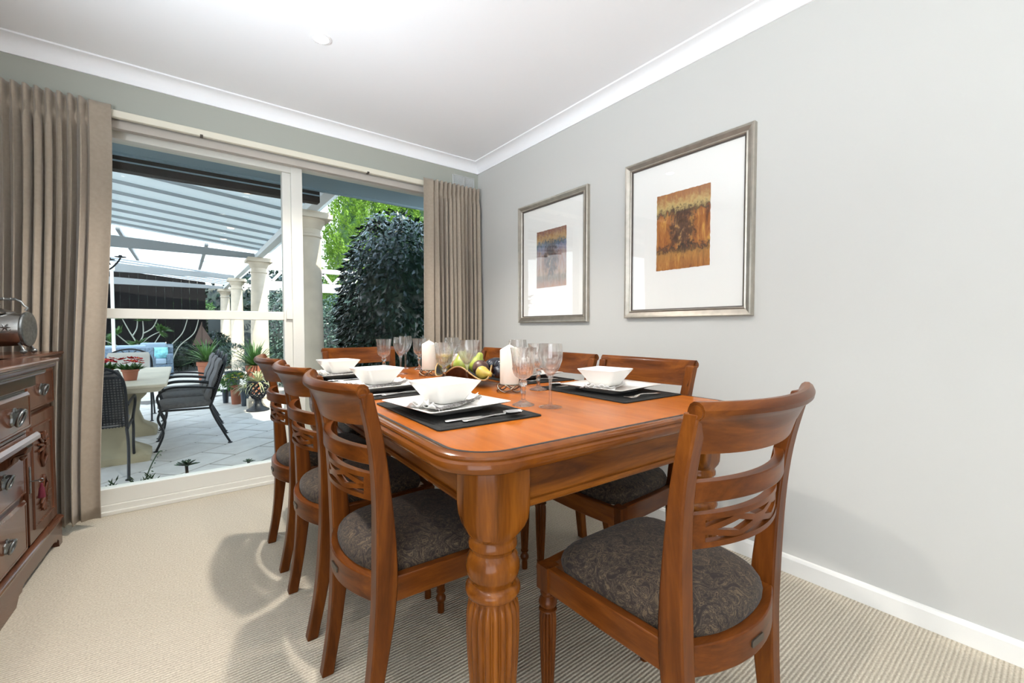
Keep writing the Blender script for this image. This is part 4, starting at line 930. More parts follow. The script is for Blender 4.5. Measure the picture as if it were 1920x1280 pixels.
ca, sa = math.cos(R(42)), math.sin(R(42)); n_t = 0
for j in range(-40, 60):
    for i in range(-30, 40):
        u = (i + (0.5 if j % 2 else 0.0)) * 0.604; v = j * 0.404
        x = u * ca - v * sa; y = u * sa + v * ca
        if -0.17 * y - 0.55 < x < min(1.45, 0.30 * y + 0.6) and 4.0 < y < 9.3 and n_t < 290:
            o = bpy.data.objects.new('paver', tile); COL.objects.link(o); o.parent = pg; o.location = (x, y, GZ); o.rotation_euler = (0, 0, R(42)); n_t += 1
# house eave seen through the glass
ev = struct(MB().box(-4.5, 5.0, 3.34, 4.0, 2.24, 2.28).box(-4.5, 5.0, 3.985, 4.02, 2.225, 2.42).build('eave', soffit_m, smooth=0))
struct(MB().box(-5.0, 5.5, -3.7, 4.02, 2.62, 2.70).build('house_roof', steel_beam, smooth=0))
fb_ = thing('fascia_beam', 'dark brown timber beam along the house end of the patio roof', 'beam', (0, 4.09, 2.14))
MB().box(-4.5, 0.98, -0.045, 0.045, 0.0, 0.10).build('timber', dark_beam, fb_, smooth=0, bevel=0.004)
MB().box(-4.5, 0.98, -0.052, -0.044, 0.052, 0.062).build('metal_strip', soffit_m, fb_, smooth=0)

# patio roofs
SL = 0.103
def rz_(x): return 2.345 + SL * (1.09 - x)
def roof(name, label, y0, y1, ys, panel_m, raft_m, endbeam=True, x0=-3.2):
    t_ = thing(name, label, 'roof', (0, y0, 0))
    MB().box(1.04, 1.14, 0, y1 - y0, 2.262, 2.345).build('side_beam', pergola_w, t_, smooth=0, bevel=0.004)
    for y in ys:
        MB().prism([(x0, rz_(x0) + 0.018), (1.16, rz_(1.16) + 0.018), (1.16, rz_(1.16) + 0.05), (x0, rz_(x0) + 0.05)], 'y', y - y0 - 0.012, y - y0 + 0.012).build('rafter', raft_m, t_, smooth=0)
    yy = [y0] + list(ys) + [y1]
    for a, b in zip(yy[:-1], yy[1:]):
        if b - a < 0.05: continue
        MB().prism([(x0, rz_(x0) + 0.052), (1.28, rz_(1.28) + 0.052), (1.28, rz_(1.28) + 0.066), (x0, rz_(x0) + 0.066)], 'y', a - y0 + 0.003, b - y0 - 0.003).build('roof_panel', panel_m, t_, smooth=0)
    if endbeam:
        MB().prism([(x0, 2.265), (1.03, 2.255), (1.03, 2.345), (x0, 2.53)], 'y', y1 - y0 - 0.07, y1 - y0 - 0.01).build('end_beam', steel_beam, t_, smooth=0, bevel=0.004)
    return t_
poly_m, tt, bb = base('polycarbonate_sheet')
bb.inputs['Base Color'].default_value = (0.85, 0.87, 0.88, 1); tl = nd(tt, 'ShaderNodeBsdfTranslucent'); tl.inputs[0].default_value = (0.95, 0.96, 0.97, 1)
mxs = nd(tt, 'ShaderNodeMixShader'); mxs.inputs[0].default_value = 0.8
tt.links.new(bb.outputs[0], mxs.inputs[1]); tt.links.new(tl.outputs[0], mxs.inputs[2]); tt.links.new(mxs.outputs[0], tt.nodes['Material Output'].inputs[0])
roof_sheet, tt, bb = base('roof_sheet_white')
bb.inputs['Base Color'].default_value = (0.74, 0.78, 0.79, 1); tl = nd(tt, 'ShaderNodeBsdfTranslucent'); tl.inputs[0].default_value = (0.8, 0.86, 0.88, 1)
mxs = nd(tt, 'ShaderNodeMixShader'); mxs.inputs[0].default_value = 0.28
tt.links.new(bb.outputs[0], mxs.inputs[1]); tt.links.new(tl.outputs[0], mxs.inputs[2]); tt.links.new(mxs.outputs[0], tt.nodes['Material Output'].inputs[0])
roof('patio_roof', 'white boarded patio roof next to the house with thin rafters', 4.14, 8.80, [4.5, 5.0, 5.5, 6.0, 6.5, 7.0, 7.5, 8.0, 8.45], roof_sheet, pergola_under)
rf2 = roof('patio_roof', 'bright translucent middle patio roof on white purlins', 8.84, 12.66, [9.6, 11.2], poly_m, pergola_w)
for x in (-2.0, -0.75, 0.35):
    MB().box(x - 0.025, x + 0.025, 0.0, 3.78, rz_(x) - 0.005, rz_(x) + 0.045).build('cross_batten', steel_beam, rf2, smooth=0)
roof('patio_roof', 'far white boarded patio roof beside the dark fence', 12.70, 16.2, [13.2, 13.7, 14.2, 14.7, 15.2, 15.7], poly_m, pergola_under)
for k, (x, y) in enumerate(((0.567, 5.25), (0.572, 7.25), (0.55, 8.22))):
    t_ = thing('patio_downlight', ['round glowing patio downlight nearest the house', 'round glowing patio downlight in the middle of the roof', 'round glowing patio downlight by the grey end beam'][k], 'downlight', (x, y, rz_(x) + 0.053), 0, 'patio downlights')
    MB().lathe([(0.055, 0.0), (0.055, -0.005), (0.045, -0.006), (0.045, -0.001)], 24, cap0=False, cap1=False).build('trim_ring', pergola_w, t_, smooth=40)
    MB().lathe([(0.0445, -0.001), (0.0445, -0.004), (0.001, -0.006)], 24).build('lamp_lens', lamp_warm, t_, smooth=40)
# stone columns
def column_mesh():
    return MB().lathe([(0.150, GZ), (0.150, GZ + 0.05), (0.175, GZ + 0.05), (0.175, GZ + 0.10), (0.145, GZ + 0.14), (0.138, GZ + 0.17), (0.140, 0.8), (0.131, 1.4), (0.120, 2.00), (0.134, 2.01), (0.134, 2.03), (0.120, 2.04), (0.120, 2.09), (0.130, 2.10), (0.150, 2.15), (0.165, 2.17), (0.165, 2.19)], 40)
csh = column_mesh().mesh('shaft', stone_m, 35)
cap_me = MB().box(-0.20, 0.20, -0.20, 0.20, 2.19, 2.235).box(-0.18, 0.18, -0.18, 0.18, 2.235, 2.26).mesh('capital', stone_m, 0)
pl_me = MB().box(-0.2, 0.2, -0.2, 0.2, GZ - 0.02, GZ + 0.045).mesh('base', stone_m, 0)
for y, lab in ((5.0, 'thick round stone column right outside the large fixed pane'), (8.75, 'round stone column behind the potted plants'), (12.65, 'third round stone column along the patio edge'), (16.3, 'farthest stone column by the garden wall')):
    t_ = thing('stone_column', lab, 'column', (1.09, y, 0), 0, 'stone patio columns')
    for nme, me in (('shaft', csh), ('capital', cap_me), ('base', pl_me)):
        o = bpy.data.objects.new(nme, me); COL.objects.link(o); o.parent = t_

# fence and wall at the end of the garden
fn_ = thing('board_fence', 'tall dark board fence at the far end of the patio', 'fence', (0, 16.7, GZ))
bme = MB().box(-0.097, 0.097, 0, 0.02, 0, 2.85).mesh('board', fence_m, 0)
for k in range(36):
    o = bpy.data.objects.new('board', bme); COL.objects.link(o); o.parent = fn_; o.location = (-6.5 + 0.2 * k, random.uniform(-0.006, 0.006), 0)
for z in (0.5, 2.2): MB().box(-6.6, 0.65, 0.02, 0.06, z, z + 0.09).build('fence_rail', fence_m, fn_, smooth=0)
gw = thing('garden_wall', 'grey rendered garden wall behind the far plants', 'wall', (0, 16.75, GZ))
MB().box(0.66, 6.0, 0, 0.15, 0, 1.75).build('wall_face', garden_wall_m, gw, smooth=0)
MB().box(0.66, 6.0, -0.02, 0.17, 1.75, 1.81).build('coping', garden_wall_m, gw, smooth=0)
bedm = MB().box(-6.5, 3.0, 15.6, 16.68, GZ - 0.05, GZ + 0.08).build('planting_bed', soil, smooth=0); struct(bedm)
MB().box(-6.5, 1.0, 15.45, 15.6, GZ - 0.05, GZ + 0.12).build('bed_kerb', garden_wall_m, bedm, smooth=0)
sl = thing('sail_ornament', 'bronze sailing boat ornament standing before the dark fence', 'ornament', (0.42, 15.55, GZ + 0.12))
MB().prism([(-0.20, 0.62), (0.02, 0.62), (0.02, 1.25)], 'y', -0.01, 0.01).build('sail', sail_m, sl, smooth=0)
MB().prism([(0.05, 0.62), (0.33, 0.66), (0.05, 1.18)], 'y', -0.01, 0.01).build('sail', sail_m, sl, smooth=0)
MB().prism([(-0.25, 0.56), (0.33, 0.60), (0.22, 0.48), (-0.15, 0.46)], 'y', -0.03, 0.03).build('hull', sail_m, sl, smooth=0)
MB().tube([(0.035, 0, 0.0), (0.035, 0, 1.3)], 0.012, 8).build('mast', sail_m, sl)

# ---------------------------------------------------------------- foliage helpers
def leaf(mb, p, d, n, L, W):
    d = d.normalized(); s = d.cross(n)
    if s.length < 1e-4: s = d.orthogonal()
    s.normalize(); q = d.cross(s)
    o = len(mb.v)
    mb.v += [tuple(p), tuple(p + d * L * 0.45 + s * W * 0.5 + q * L * 0.06), tuple(p + d * L - q * L * 0.05), tuple(p + d * L * 0.45 - s * W * 0.5 + q * L * 0.06)]
    mb.f += [(o, o + 1, o + 2), (o, o + 2, o + 3)]
def rdir(r_): 
    z = r_.uniform(-1, 1); a = r_.uniform(0, 2 * PI); q = math.sqrt(1 - z * z); return Vector((q * math.cos(a), q * math.sin(a), z))
def shrub(name, label, cat, c, rx, ry, zt, zb, n, L, W, m, seed, droop=0.6, pw=2.3, core=leaf_hedge, grp=None, jit=0.14):
    r_ = random.Random(seed); root = thing(name, label, cat, (c[0], c[1], GZ), 0, grp); mb = MB(); zc = (zt + zb) / 2 - GZ; rz = (zt - zb) / 2
    for k in range(n):
        d = rdir(r_); e = 1 / (abs(d.x) ** pw + abs(d.y) ** pw + abs(d.z) ** pw) ** (1 / pw)
        q = e * (1 - abs(r_.gauss(0, jit))) * (1 + 0.05 * math.sin(7 * d.x + seed) * math.sin(6 * d.z + 2 * d.y))
        p = Vector((d.x * q * rx, d.y * q * ry, zc + d.z * q * rz))
        if p.z < 0: continue
        dr = Vector((d.x, d.y, d.z * 0.6 - droop)) + rdir(r_) * 0.7
        leaf(mb, p, dr, (d + rdir(r_) * 0.5), L * r_.uniform(0.7, 1.3), W * r_.uniform(0.8, 1.2))
    f = mb.build('foliage', m, root, smooth=0, raw=True); f['kind'] = 'stuff'
    cr = MB(); rings = []
    for j in range(9):
        a = -PI / 2 + PI * j / 8; rings.append([Vector((0.80 * rx * max(0.03, math.cos(a)) ** 0.8 * math.cos(2 * PI * k / 20), 0.80 * ry * max(0.03, math.cos(a)) ** 0.8 * math.sin(2 * PI * k / 20), max(0.0, zc + 0.86 * rz * math.sin(a)))) for k in range(20)])
    cr.loft(rings).build('dense_core', core, root, smooth=60)
    MB().tube([(0, 0, -0.05), (0, 0, zc * 0.5)], 0.06, 8).build('stem', bark, root)
    return root
shrub('clipped_hedge', 'tall dome clipped dark leafy hedge right outside the fixed pane', 'hedge', (2.20, 5.05), 0.72, 0.66, 2.42, -0.25, 8500, 0.095, 0.050, leaf_hedge, 1, 1.0, 2.9)
shrub('round_shrub', 'lighter small leaved shrub between the thick column and tall hedge', 'shrub', (2.38, 7.8), 0.66, 0.6, 1.66, -0.25, 9000, 0.055, 0.028, leaf_low, 2)
shrub('round_shrub', 'small leaved shrub with sunlit top behind the sash stile', 'shrub', (1.95, 10.3), 0.70, 0.7, 1.95, -0.25, 6000, 0.06, 0.03, leaf_low, 3)
shrub('dark_shrub', 'low dark bush before the far fence beside the sail ornament', 'shrub', (-0.12, 15.7), 0.55, 0.45, 0.62, -0.2, 2200, 0.09, 0.04, leaf_hedge, 4, 0.2)
shrub('dark_shrub', 'low dark bush against the far garden wall', 'shrub', (0.78, 15.9), 0.45, 0.4, 0.9, -0.2, 2000, 0.10, 0.035, leaf_hedge, 5, 0.2)
shrub('green_shrub', 'leafy green shrub rising above the far fence end', 'shrub', (0.25, 17.6), 0.7, 0.6, 2.05, 0.2, 2600, 0.10, 0.045, leaf_mid, 6, 0.2)
shrub('boundary_hedge', 'long dark boundary hedge behind the far fence', 'hedge', (0.0, 20.0), 12.0, 1.0, 3.5, -0.2, 14000, 0.22, 0.10, leaf_hedge, 7, 0.2, 6.0)
shrub('boundary_hedge', 'tall dark boundary hedge behind the conifers', 'hedge', (9.0, 15.5), 7.0, 0.9, 3.0, -0.2, 9000, 0.2, 0.09, leaf_hedge, 8, 0.2, 6.0)
def conifer(c, rad, h, n, seed, lab):
    r_ = random.Random(seed); root = thing('conifer_tree', lab, 'tree', (c[0], c[1], GZ), 0, 'bright green conifers'); mb = MB()
    for k in range(n // 42):                                  # upright feathery plumes
        f = r_.random() ** 0.85; a = r_.uniform(0, 2 * PI); z = 0.2 + f * (h - 0.5)
        prof = (math.sin(min(1, (1 - f) * 1.6) * PI / 2)) ** 0.8
        q = rad * prof * r_.uniform(0.80, 1.0); out = Vector((math.cos(a), math.sin(a), 0))
        ax = (out * r_.uniform(0.25, 0.6) + Vector((0, 0, 1))).normalized(); c0 = Vector((q * math.cos(a) * 0.86, q * math.sin(a) * 0.86, z)); PL = r_.uniform(0.35, 0.6)
        for j in range(42):
            g = r_.random(); rr = 0.13 * math.sin(min(1.0, 0.15 + g) * PI * 0.9) ** 0.8 * (1.05 - g * 0.8); e = rdir(r_); e = (e - ax * e.dot(ax))
            p = c0 + ax * (PL * g) + e * rr
            leaf(mb, p, ax * 0.9 + e * 0.9 + rdir(r_) * 0.25, e + rdir(r_) * 0.3, r_.uniform(0.05, 0.10), 0.032)
    mb.build('foliage', leaf_con, root, smooth=0, raw=True)['kind'] = 'stuff'
    MB().lathe([(0.7 * rad, 0.25), (0.78 * rad, h * 0.3), (0.66 * rad, h * 0.6), (0.3 * rad, h * 0.88), (0.02, h * 0.97)], 16).build('dense_core', leaf_mid, root, smooth=60)
    MB().tube([(0, 0, -0.05), (0, 0, 0.8)], 0.11, 10).build('trunk', bark, root)
conifer((4.05, 11.9), 1.15, 6.3, 46000, 11, 'bright green sunlit conifer behind the white trellis')
conifer((5.9, 12.4), 1.25, 6.8, 46000, 12, 'bright green conifer rising above the clipped hedge')
conifer((7.9, 13.0), 1.3, 6.5, 12000, 13, 'conifer farthest to the right of the clipped hedge')
# white trellis
tr2 = thing('white_trellis', 'white timber pergola trellis with triangular braces before the conifers', 'trellis', (0, 10.6, 0))
MB().box(1.25, 4.2, -0.05, 0.05, 1.86, 2.06).build('lower_beam', gloss_white, tr2, smooth=0)
MB().box(1.25, 4.2, -0.05, 0.05, 2.30, 2.40).build('upper_beam', gloss_white, tr2, smooth=0)
for k in range(7):
    x = 1.35 + 0.42 * k
    for s in (-1, 1): MB().prism([(x + s * 0.20 - 0.035, 2.06), (x + s * 0.20 + 0.035, 2.06), (x + 0.035, 2.30), (x - 0.035, 2.30)], 'y', -0.03, 0.03).build('brace', gloss_white, tr2, smooth=0)
for x in (1.45, 4.0): MB().box(x - 0.05, x + 0.05, -0.045, 0.045, GZ - 0.05, 2.30).build('post', gloss_white, tr2, smooth=0)

# frangipani with bare pale branches
def frangi(name, lab, base_pt, forks, leaf_m, seed, nl=10):
    r_ = random.Random(seed); root = thing(name, lab, 'tree', (base_pt[0], base_pt[1], GZ + 0.05)); lv = MB(); br = MB()
    for path in forks:
        pts = catmull(path, 5); n = len(pts)
        br.tube(pts, [0.017 - 0.008 * i / n for i in range(n)], 7)
        tip = pts[-1]; dr = (pts[-1] - pts[-4]).normalized()
        for k in range(nl):
            a = 2 * PI * k / nl; s = dr.orthogonal(); u = s * math.cos(a) + dr.cross(s) * math.sin(a)
            d = u + dr * r_.uniform(0.1, 0.9) + Vector((0, 0, -0.15)); leaf(lv, tip + rdir(r_) * 0.03, d, Vector((0, 0, 1)), r_.uniform(0.16, 0.28), 0.07)
    br.build('branches', branch_pale, root, smooth=60); lv.build('foliage', leaf_m, root, smooth=0, raw=True)['kind'] = 'stuff'
frangi('frangipani_tree', 'pale branched frangipani with green leaf clusters behind the sofa', (-0.92, 14.8), [
    [(0, 0, 0), (0.02, 0, 0.5), (-0.02, 0, 0.8)], [(-0.02, 0, 0.8), (-0.16, 0, 1.1), (-0.30, 0, 1.45)], [(-0.02, 0, 0.75), (0.10, 0.05, 1.0), (0.10, 0.05, 1.4)], [(0.0, 0, 0.7), (0.22, 0, 0.95), (0.45, 0, 1.10)],
    [(0.10, 0.05, 1.05), (0.3, 0, 1.2), (0.42, 0, 1.5)], [(-0.10, 0, 1.0), (-0.02, 0.1, 1.2), (0.0, 0.1, 1.55)], [(0.0, 0, 0.6), (-0.25, 0.05, 0.85), (-0.42, 0, 1.05)], [(0.0, 0, 0.5), (-0.5, 0, 0.8), (-0.75, 0, 0.95)], [(0.1, 0, 0.4), (0.28, 0, 0.7), (0.52, 0, 1.15)], [(0.02, 0, 0.5), (-0.18, 0.1, 0.65), (-0.52, 0.1, 0.75)]], leaf_mid, 21, 34)
frangi('frangipani_tree', 'two long bare pale stems leaning before the dark fence', (-0.42, 15.0), [[(0, 0, 0), (0.1, 0, 0.6), (0.42, 0, 1.05), (0.55, 0, 1.5)], [(0.10, 0, 0), (0.32, 0, 0.65), (0.68, 0, 1.05), (0.80, 0, 1.5)]], leaf_mid, 22, 22)
frangi('pale_tree', 'pale trunked tree with light leaves beyond the garden wall', (1.35, 21.5), [[(0, 0, 0), (0.05, 0, 1.2), (-0.05, 0, 2.0), (0.15, 0, 2.6)], [(0, 0, 1.7), (0.3, 0, 2.2), (0.6, 0, 2.5)], [(0, 0, 1.5), (-0.3, 0, 2.1), (-0.4, 0, 2.7)]], leaf_pale, 23, 40)

# ---------------------------------------------------------------- outdoor furniture
pt = thing('patio_table', 'long pale stone patio table on curved pedestals', 'table', (-0.62, 6.03, GZ))
MB().loft([[Vector((x, y, z)) for x, y in rrect(0.50 - i, 1.10 - i, 0.02, 3)] for i, z in ((0.09, 0.665), (0.05, 0.672), (0.035, 0.69), (0.02, 0.705), (0.018, 0.712), (0.0, 0.716), (0.0, 0.735), (0.008, 0.742), (0.06, 0.742))]).build('table_top', stone_tab, pt, smooth=30)
for y in (-0.62, 0.62):
    rings = [[Vector((x, y + yy, z)) for x, yy in rrect(hx, hy, 0.03, 3)] for hx, hy, z in ((0.36, 0.19, 0.0), (0.36, 0.19, 0.06), (0.33, 0.16, 0.09), (0.24, 0.11, 0.15), (0.20, 0.09, 0.28), (0.22, 0.10, 0.42), (0.28, 0.13, 0.55), (0.34, 0.17, 0.62), (0.36, 0.18, 0.665))]
    MB().loft(rings).build('pedestal', stone_tab2, pt, smooth=40)
def patio_chair():
    root = thing('patio_chair', 'x', 'chair')
    fr = MB(); r0 = 0.011
    for s in (-1, 1):
        x = s * 0.255
        MB().tube(catmull([(x, 0.26, 0.005), (x * 1.0, 0.20, 0.18), (x, 0.24, 0.32), (x, 0.22, 0.42), (x * 1.06, 0.24, 0.55), (x * 1.08, 0.15, 0.63), (x * 1.06, -0.05, 0.63), (x * 1.0, -0.24, 0.60)], 5), r0, 8).lathe([(0.022, 0.0), (0.022, 0.008), (0.008, 0.012)], 12, Matrix.Translation((x, 0.26, 0))).build('arm_and_front_leg', iron, root, smooth=60)
        MB().tube(catmull([(x * 0.95, -0.19, 0.40), (x, -0.24, 0.26), (x * 1.02, -0.36, 0.008)], 5), r0, 8).lathe([(0.022, 0.0), (0.022, 0.008), (0.008, 0.012)], 12, Matrix.Translation((x * 1.02, -0.36, 0))).build('rear_leg', iron, root, smooth=60)
        MB().tube([(x * 0.97, 0.24, 0.405), (x * 0.97, -0.20, 0.395)], r0, 8).build('seat_bar', iron, root, smooth=60)
    back = [(-0.245, -0.19, 0.40), (-0.25, -0.26, 0.62), (-0.235, -0.32, 0.82), (-0.16, -0.345, 0.905), (0.0, -0.36, 0.945), (0.16, -0.345, 0.905), (0.235, -0.32, 0.82), (0.25, -0.26, 0.62), (0.245, -0.19, 0.40)]
    MB().tube(catmull(back, 5), r0, 8).build('back_frame', iron, root, smooth=60)
    sc = MB()
    for k in range(7):
        a = PI * (0.12 + 0.76 * k / 6); sc.tube([(0, -0.335, 0.85), (0.11 * math.cos(a), -0.342, 0.85 + 0.045 * math.sin(a)), (0.20 * math.cos(a), -0.345, 0.85 + 0.075 * math.sin(a))], 0.006, 6)
    sc.tube([(-0.225, -0.328, 0.84), (0.225, -0.328, 0.84)], 0.007, 6).build('crest_scrolls', iron, root, smooth=60)
    ms = MB()
    for k in range(25): x = -0.235 + 0.47 * k / 24; ms.tube([(x, -0.195, 0.41), (x, -0.262, 0.62), (x * 0.97, -0.325, 0.835)], 0.0032, 4)
    for k in range(20): z = 0.42 + 0.41 * k / 19; yy = -0.197 - 0.128 * (z - 0.41) / 0.425; ms.tube([(-0.24, yy, z), (0.24, yy, z)], 0.0032, 4)
    ms.build('mesh_back', iron, root, smooth=0)
    MB().loft([[Vector((x, 0.02 + y, z)) for x, y in rrect(0.235 - i, 0.225 - i, 0.05, 4)] for i, z in ((0.02, 0.41), (0.0, 0.425), (0.0, 0.450), (0.02, 0.468), (0.08, 0.476))]).build('seat_pad', cush_dark, root, smooth=50)
    rings = []
    for k in range(12):
        f = k / 11; z = 0.46 + 0.44 * f; yy = -0.185 - 0.135 * f; th = 0.03 * (0.75 + 0.25 * math.sin(f * PI * 5)) * (1 if 0 < k < 11 else 0.5)
        rings.append([Vector((a * (0.225 if 0 < k < 11 else 0.21), yy + b * th + 0.02, z)) for a, b in ((-1, -0.6), (-0.5, -1), (0.5, -1), (1, -0.6), (1, 0.6), (0.5, 1), (-0.5, 1), (-1, 0.6))])
    MB().loft(rings).build('back_pad', cush_dark, root, smooth=60)
    return root
pc = patio_chair(); GC = 'wrought iron patio chairs'
pcs = [((0.03, 5.80, GZ), 90, 'black iron patio chair with grey pads nearest the window in its row'), ((0.03, 6.45, GZ), 90, 'second black iron patio chair along the stone table'), ((0.03, 7.10, GZ), 90, 'third black iron patio chair along the stone table, farthest in its row'),
       ((-0.63, 5.02, GZ), 0, 'dark mesh backed patio chair at the house end of the stone table'), ((-0.60, 7.72, GZ), 180, 'patio chair with a beige pad at the garden end of the stone table')]
for k, (p, a, lab) in enumerate(pcs):
    if k == 0: pc.location = p; pc.rotation_euler = (0, 0, R(a)); pc['label'] = lab; pc['group'] = GC; o = pc
    else: o = dup(pc, p, R(a), lab, GC)
    if k == 4:
        for ch in o.children:
            if ch.name.startswith('back_pad'): ch.data = ch.data.copy(); ch.data.materials[0] = cush_light
# potted primroses on the patio table
def primrose(x, y, z, lab, seed):
    r_ = random.Random(seed); t_ = thing('potted_primrose', lab, 'potted plant', (x, y, z), 0, 'red primroses on the patio table')
    MB().lathe([(0.045, 0.0), (0.060, 0.085), (0.068, 0.088), (0.068, 0.105), (0.060, 0.105), (0.056, 0.09), (0.001, 0.09)], 24).build('pot', terracotta, t_, smooth=35)
    lv = MB(); fl_ = MB(); ey = MB()
    for k in range(70):
        a = r_.uniform(0, 2 * PI); leaf(lv, Vector((0.02 * math.cos(a), 0.02 * math.sin(a), 0.10)), Vector((math.cos(a), math.sin(a), r_.uniform(0.1, 0.9))), Vector((0, 0, 1)), r_.uniform(0.07, 0.12), 0.045)
    for k in range(16):
        a = r_.uniform(0, 2 * PI); q = 0.085 * math.sqrt(r_.random()); c = Vector((q * math.cos(a), q * math.sin(a), 0.19 + r_.uniform(-0.03, 0.02)))
        nrm = Vector((c.x * 4, c.y * 4, 1)).normalized(); s = nrm.orthogonal().normalized(); u = nrm.cross(s)
        for j in range(6):
            b = 2 * PI * j / 6; leaf(fl_, c, s * math.cos(b) + u * math.sin(b) + nrm * 0.25, nrm, 0.038, 0.036)
        ey.lathe([(0.006, 0.0), (0.006, 0.003), (0.001, 0.005)], 8, Matrix.Translation(c + nrm * 0.004))
    lv.build('foliage', leaf_mid, t_, smooth=0, raw=True)['kind'] = 'stuff'; fl_.build('petals', red_fl, t_, smooth=0, raw=True)['kind'] = 'stuff'; ey.build('flower_centres', yel_fl, t_, smooth=40)['kind'] = 'stuff'
primrose(-0.40, 5.45, GZ + 0.744, 'red primrose in a terracotta pot at the table edge', 31)
primrose(-0.60, 5.62, GZ + 0.744, 'red primrose pot half hidden by the curtain edge', 32)
# wicker sofa and armchair
def sofa(name, lab, x0, x1, y0, y1, ztop, back_front, cat):
    t_ = thing(name, lab, cat, ((x0 + x1) / 2, (y0 + y1) / 2, GZ)); hx, hy = (x1 - x0) / 2, (y1 - y0) / 2; s = -1 if back_front else 1; zt = ztop - GZ
    MB().box(-hx, hx, -hy, hy, 0.05, 0.34).build('base', sofa_m, t_, smooth=0, bevel=0.015)
    a, b = sorted((s * hy, s * (hy - 0.13))); MB().box(-hx, hx, a, b, 0.34, zt).build('backrest', sofa_m, t_, smooth=0, bevel=0.02)
    for q in (-1, 1):
        a2, b2 = sorted((q * hx, q * (hx - 0.12))); a3, b3 = sorted((-s * hy, s * (hy - 0.13))); MB().box(a2, b2, a3, b3, 0.34, 0.58).build('armrest', sofa_m, t_, smooth=0, bevel=0.02)
    n = max(1, round((2 * hx - 0.24) / 0.6)); wd = (2 * hx - 0.24) / n
    for k in range(n):
        xa = -hx + 0.12 + wd * k; ya, yb = sorted((-s * hy, s * (hy - 0.14)))
        MB().box(xa + 0.005, xa + wd - 0.005, ya, yb, 0.345, 0.47).build('seat_cushion', sofa_c, t_, smooth=0, bevel=0.03)
        ya, yb = sorted((s * (hy - 0.14), s * (hy - 0.30)))
        MB().box(xa + 0.01, xa + wd - 0.01, ya, yb, 0.475, zt + 0.05).build('back_cushion', sofa_c, t_, smooth=0, bevel=0.04)
sofa('wicker_sofa', 'blue grey wicker sofa with its back to the house', -2.30, -0.50, 12.20, 13.00, 0.62, True, 'sofa')
sofa('wicker_armchair', 'blue grey wicker armchair facing the house beyond the sofa', -0.98, -0.20, 13.75, 14.50, 0.62, False, 'armchair')
pillow_m = plain('turquoise_pillow', (0.25, 0.60, 0.62), 0.9, var=0.5, vscale=9)
for x, y, z, lab in ((-0.44, 14.0, 0.42, 'turquoise and white scatter pillow on the wicker armchair'), (-1.62, 12.62, 0.62, 'turquoise and white scatter pillow on top of the wicker sofa')):
    tag(MB().lathe([(0.002, -0.07), (0.10, -0.05), (0.19, -0.012), (0.20, 0.0), (0.19, 0.012), (0.10, 0.05), (0.002, 0.07)], 4, Matrix.Rotation(R(75), 4, 'X') @ Matrix.Rotation(R(45), 4, 'Z')).build('scatter_pillow', pillow_m, None, loc=(x, y, z), smooth=80), lab, 'pillow')
# chandelier under the roof and the slender post
chd = thing('iron_chandelier', 'black wrought iron candle chandelier hanging from the patio roof', 'chandelier', (-0.86, 7.0, 1.72))
MB().tube([(0, 0, 0.0), (0, 0, 0.82)], 0.008, 6).build('hanging_rod', iron, chd, smooth=60)
for k in range(5):
    a = 2 * PI * k / 5 - 0.25; u = Vector((math.cos(a), math.sin(a), 0)); Z = Vector((0, 0, 1))
    ar = MB().tube(catmull([Z * 0.04, u * 0.10 + Z * -0.01, u * 0.20 + Z * 0.02, u * 0.27 + Z * 0.10, u * 0.30 + Z * 0.155], 5), 0.009, 7)
    ar.tube([u * (0.16 + 0.045 * math.cos(b) * (1 - b / 12)) + Z * (0.07 + 0.045 * math.sin(b) * (1 - b / 12)) for b in [k2 * 0.5 for k2 in range(16)]], 0.006, 6)
    ar.lathe([(0.01, 0.155), (0.055, 0.165), (0.055, 0.172), (0.02, 0.172), (0.014, 0.19), (0.001, 0.19)], 14, Matrix.Translation(u * 0.30))
    ar.build('arm', iron, chd, smooth=60)
sp_ = thing('slender_post', 'slender white post under the far patio roof', 'post', (-1.12, 11.95, GZ))
MB().lathe([(0.08, 0.0), (0.08, 0.03), (0.03, 0.04), (0.028, 2.4), (0.05, 2.42), (0.05, 2.60)], 16).build('shaft', gloss_white, sp_, smooth=35)

# ---------------------------------------------------------------- pots by the second column
def blades(n, L, W, spread, seed, base_z, arch=0.5):
    r_ = random.Random(seed); mb = MB()
    for k in range(n):
        a = r_.uniform(0, 2 * PI); el = r_.uniform(*spread); u = Vector((math.cos(a), math.sin(a), 0)); l = L * r_.uniform(0.7, 1.15); w_ = W
        s = Vector((-u.y, u.x, 0)); prev = None
        for j in range(6):
            f = j / 5; p = u * (l * math.cos(el) * f) + Vector((0, 0, base_z + l * (math.sin(el) * f - arch * f * f))); hw = w_ * 0.5 * (1 - f) ** 0.6 + 0.0005
            o = len(mb.v); mb.v += [tuple(p - s * hw), tuple(p + s * hw)]
            if prev is not None: mb.f.append((prev, prev + 1, o + 1, o))
            prev = o
    return mb
def pot(x, y, r, h, m, lab, cat='potted plant', plant=None, pm=None, name='potted_plant', square=False):
    t_ = thing(name, lab, cat, (x, y, GZ))
    MB().lathe([(r * 0.75, 0.0), (r * 0.95, h * 0.82), (r * 1.08, h * 0.84), (r * 1.08, h), (r * 0.95, h), (r * 0.9, h * 0.9), (0.001, h * 0.9)], 28).build('pot', m, t_, smooth=35)
    if plant is not None: plant.build('foliage', pm, t_, smooth=0, raw=True)['kind'] = 'stuff'
    return t_
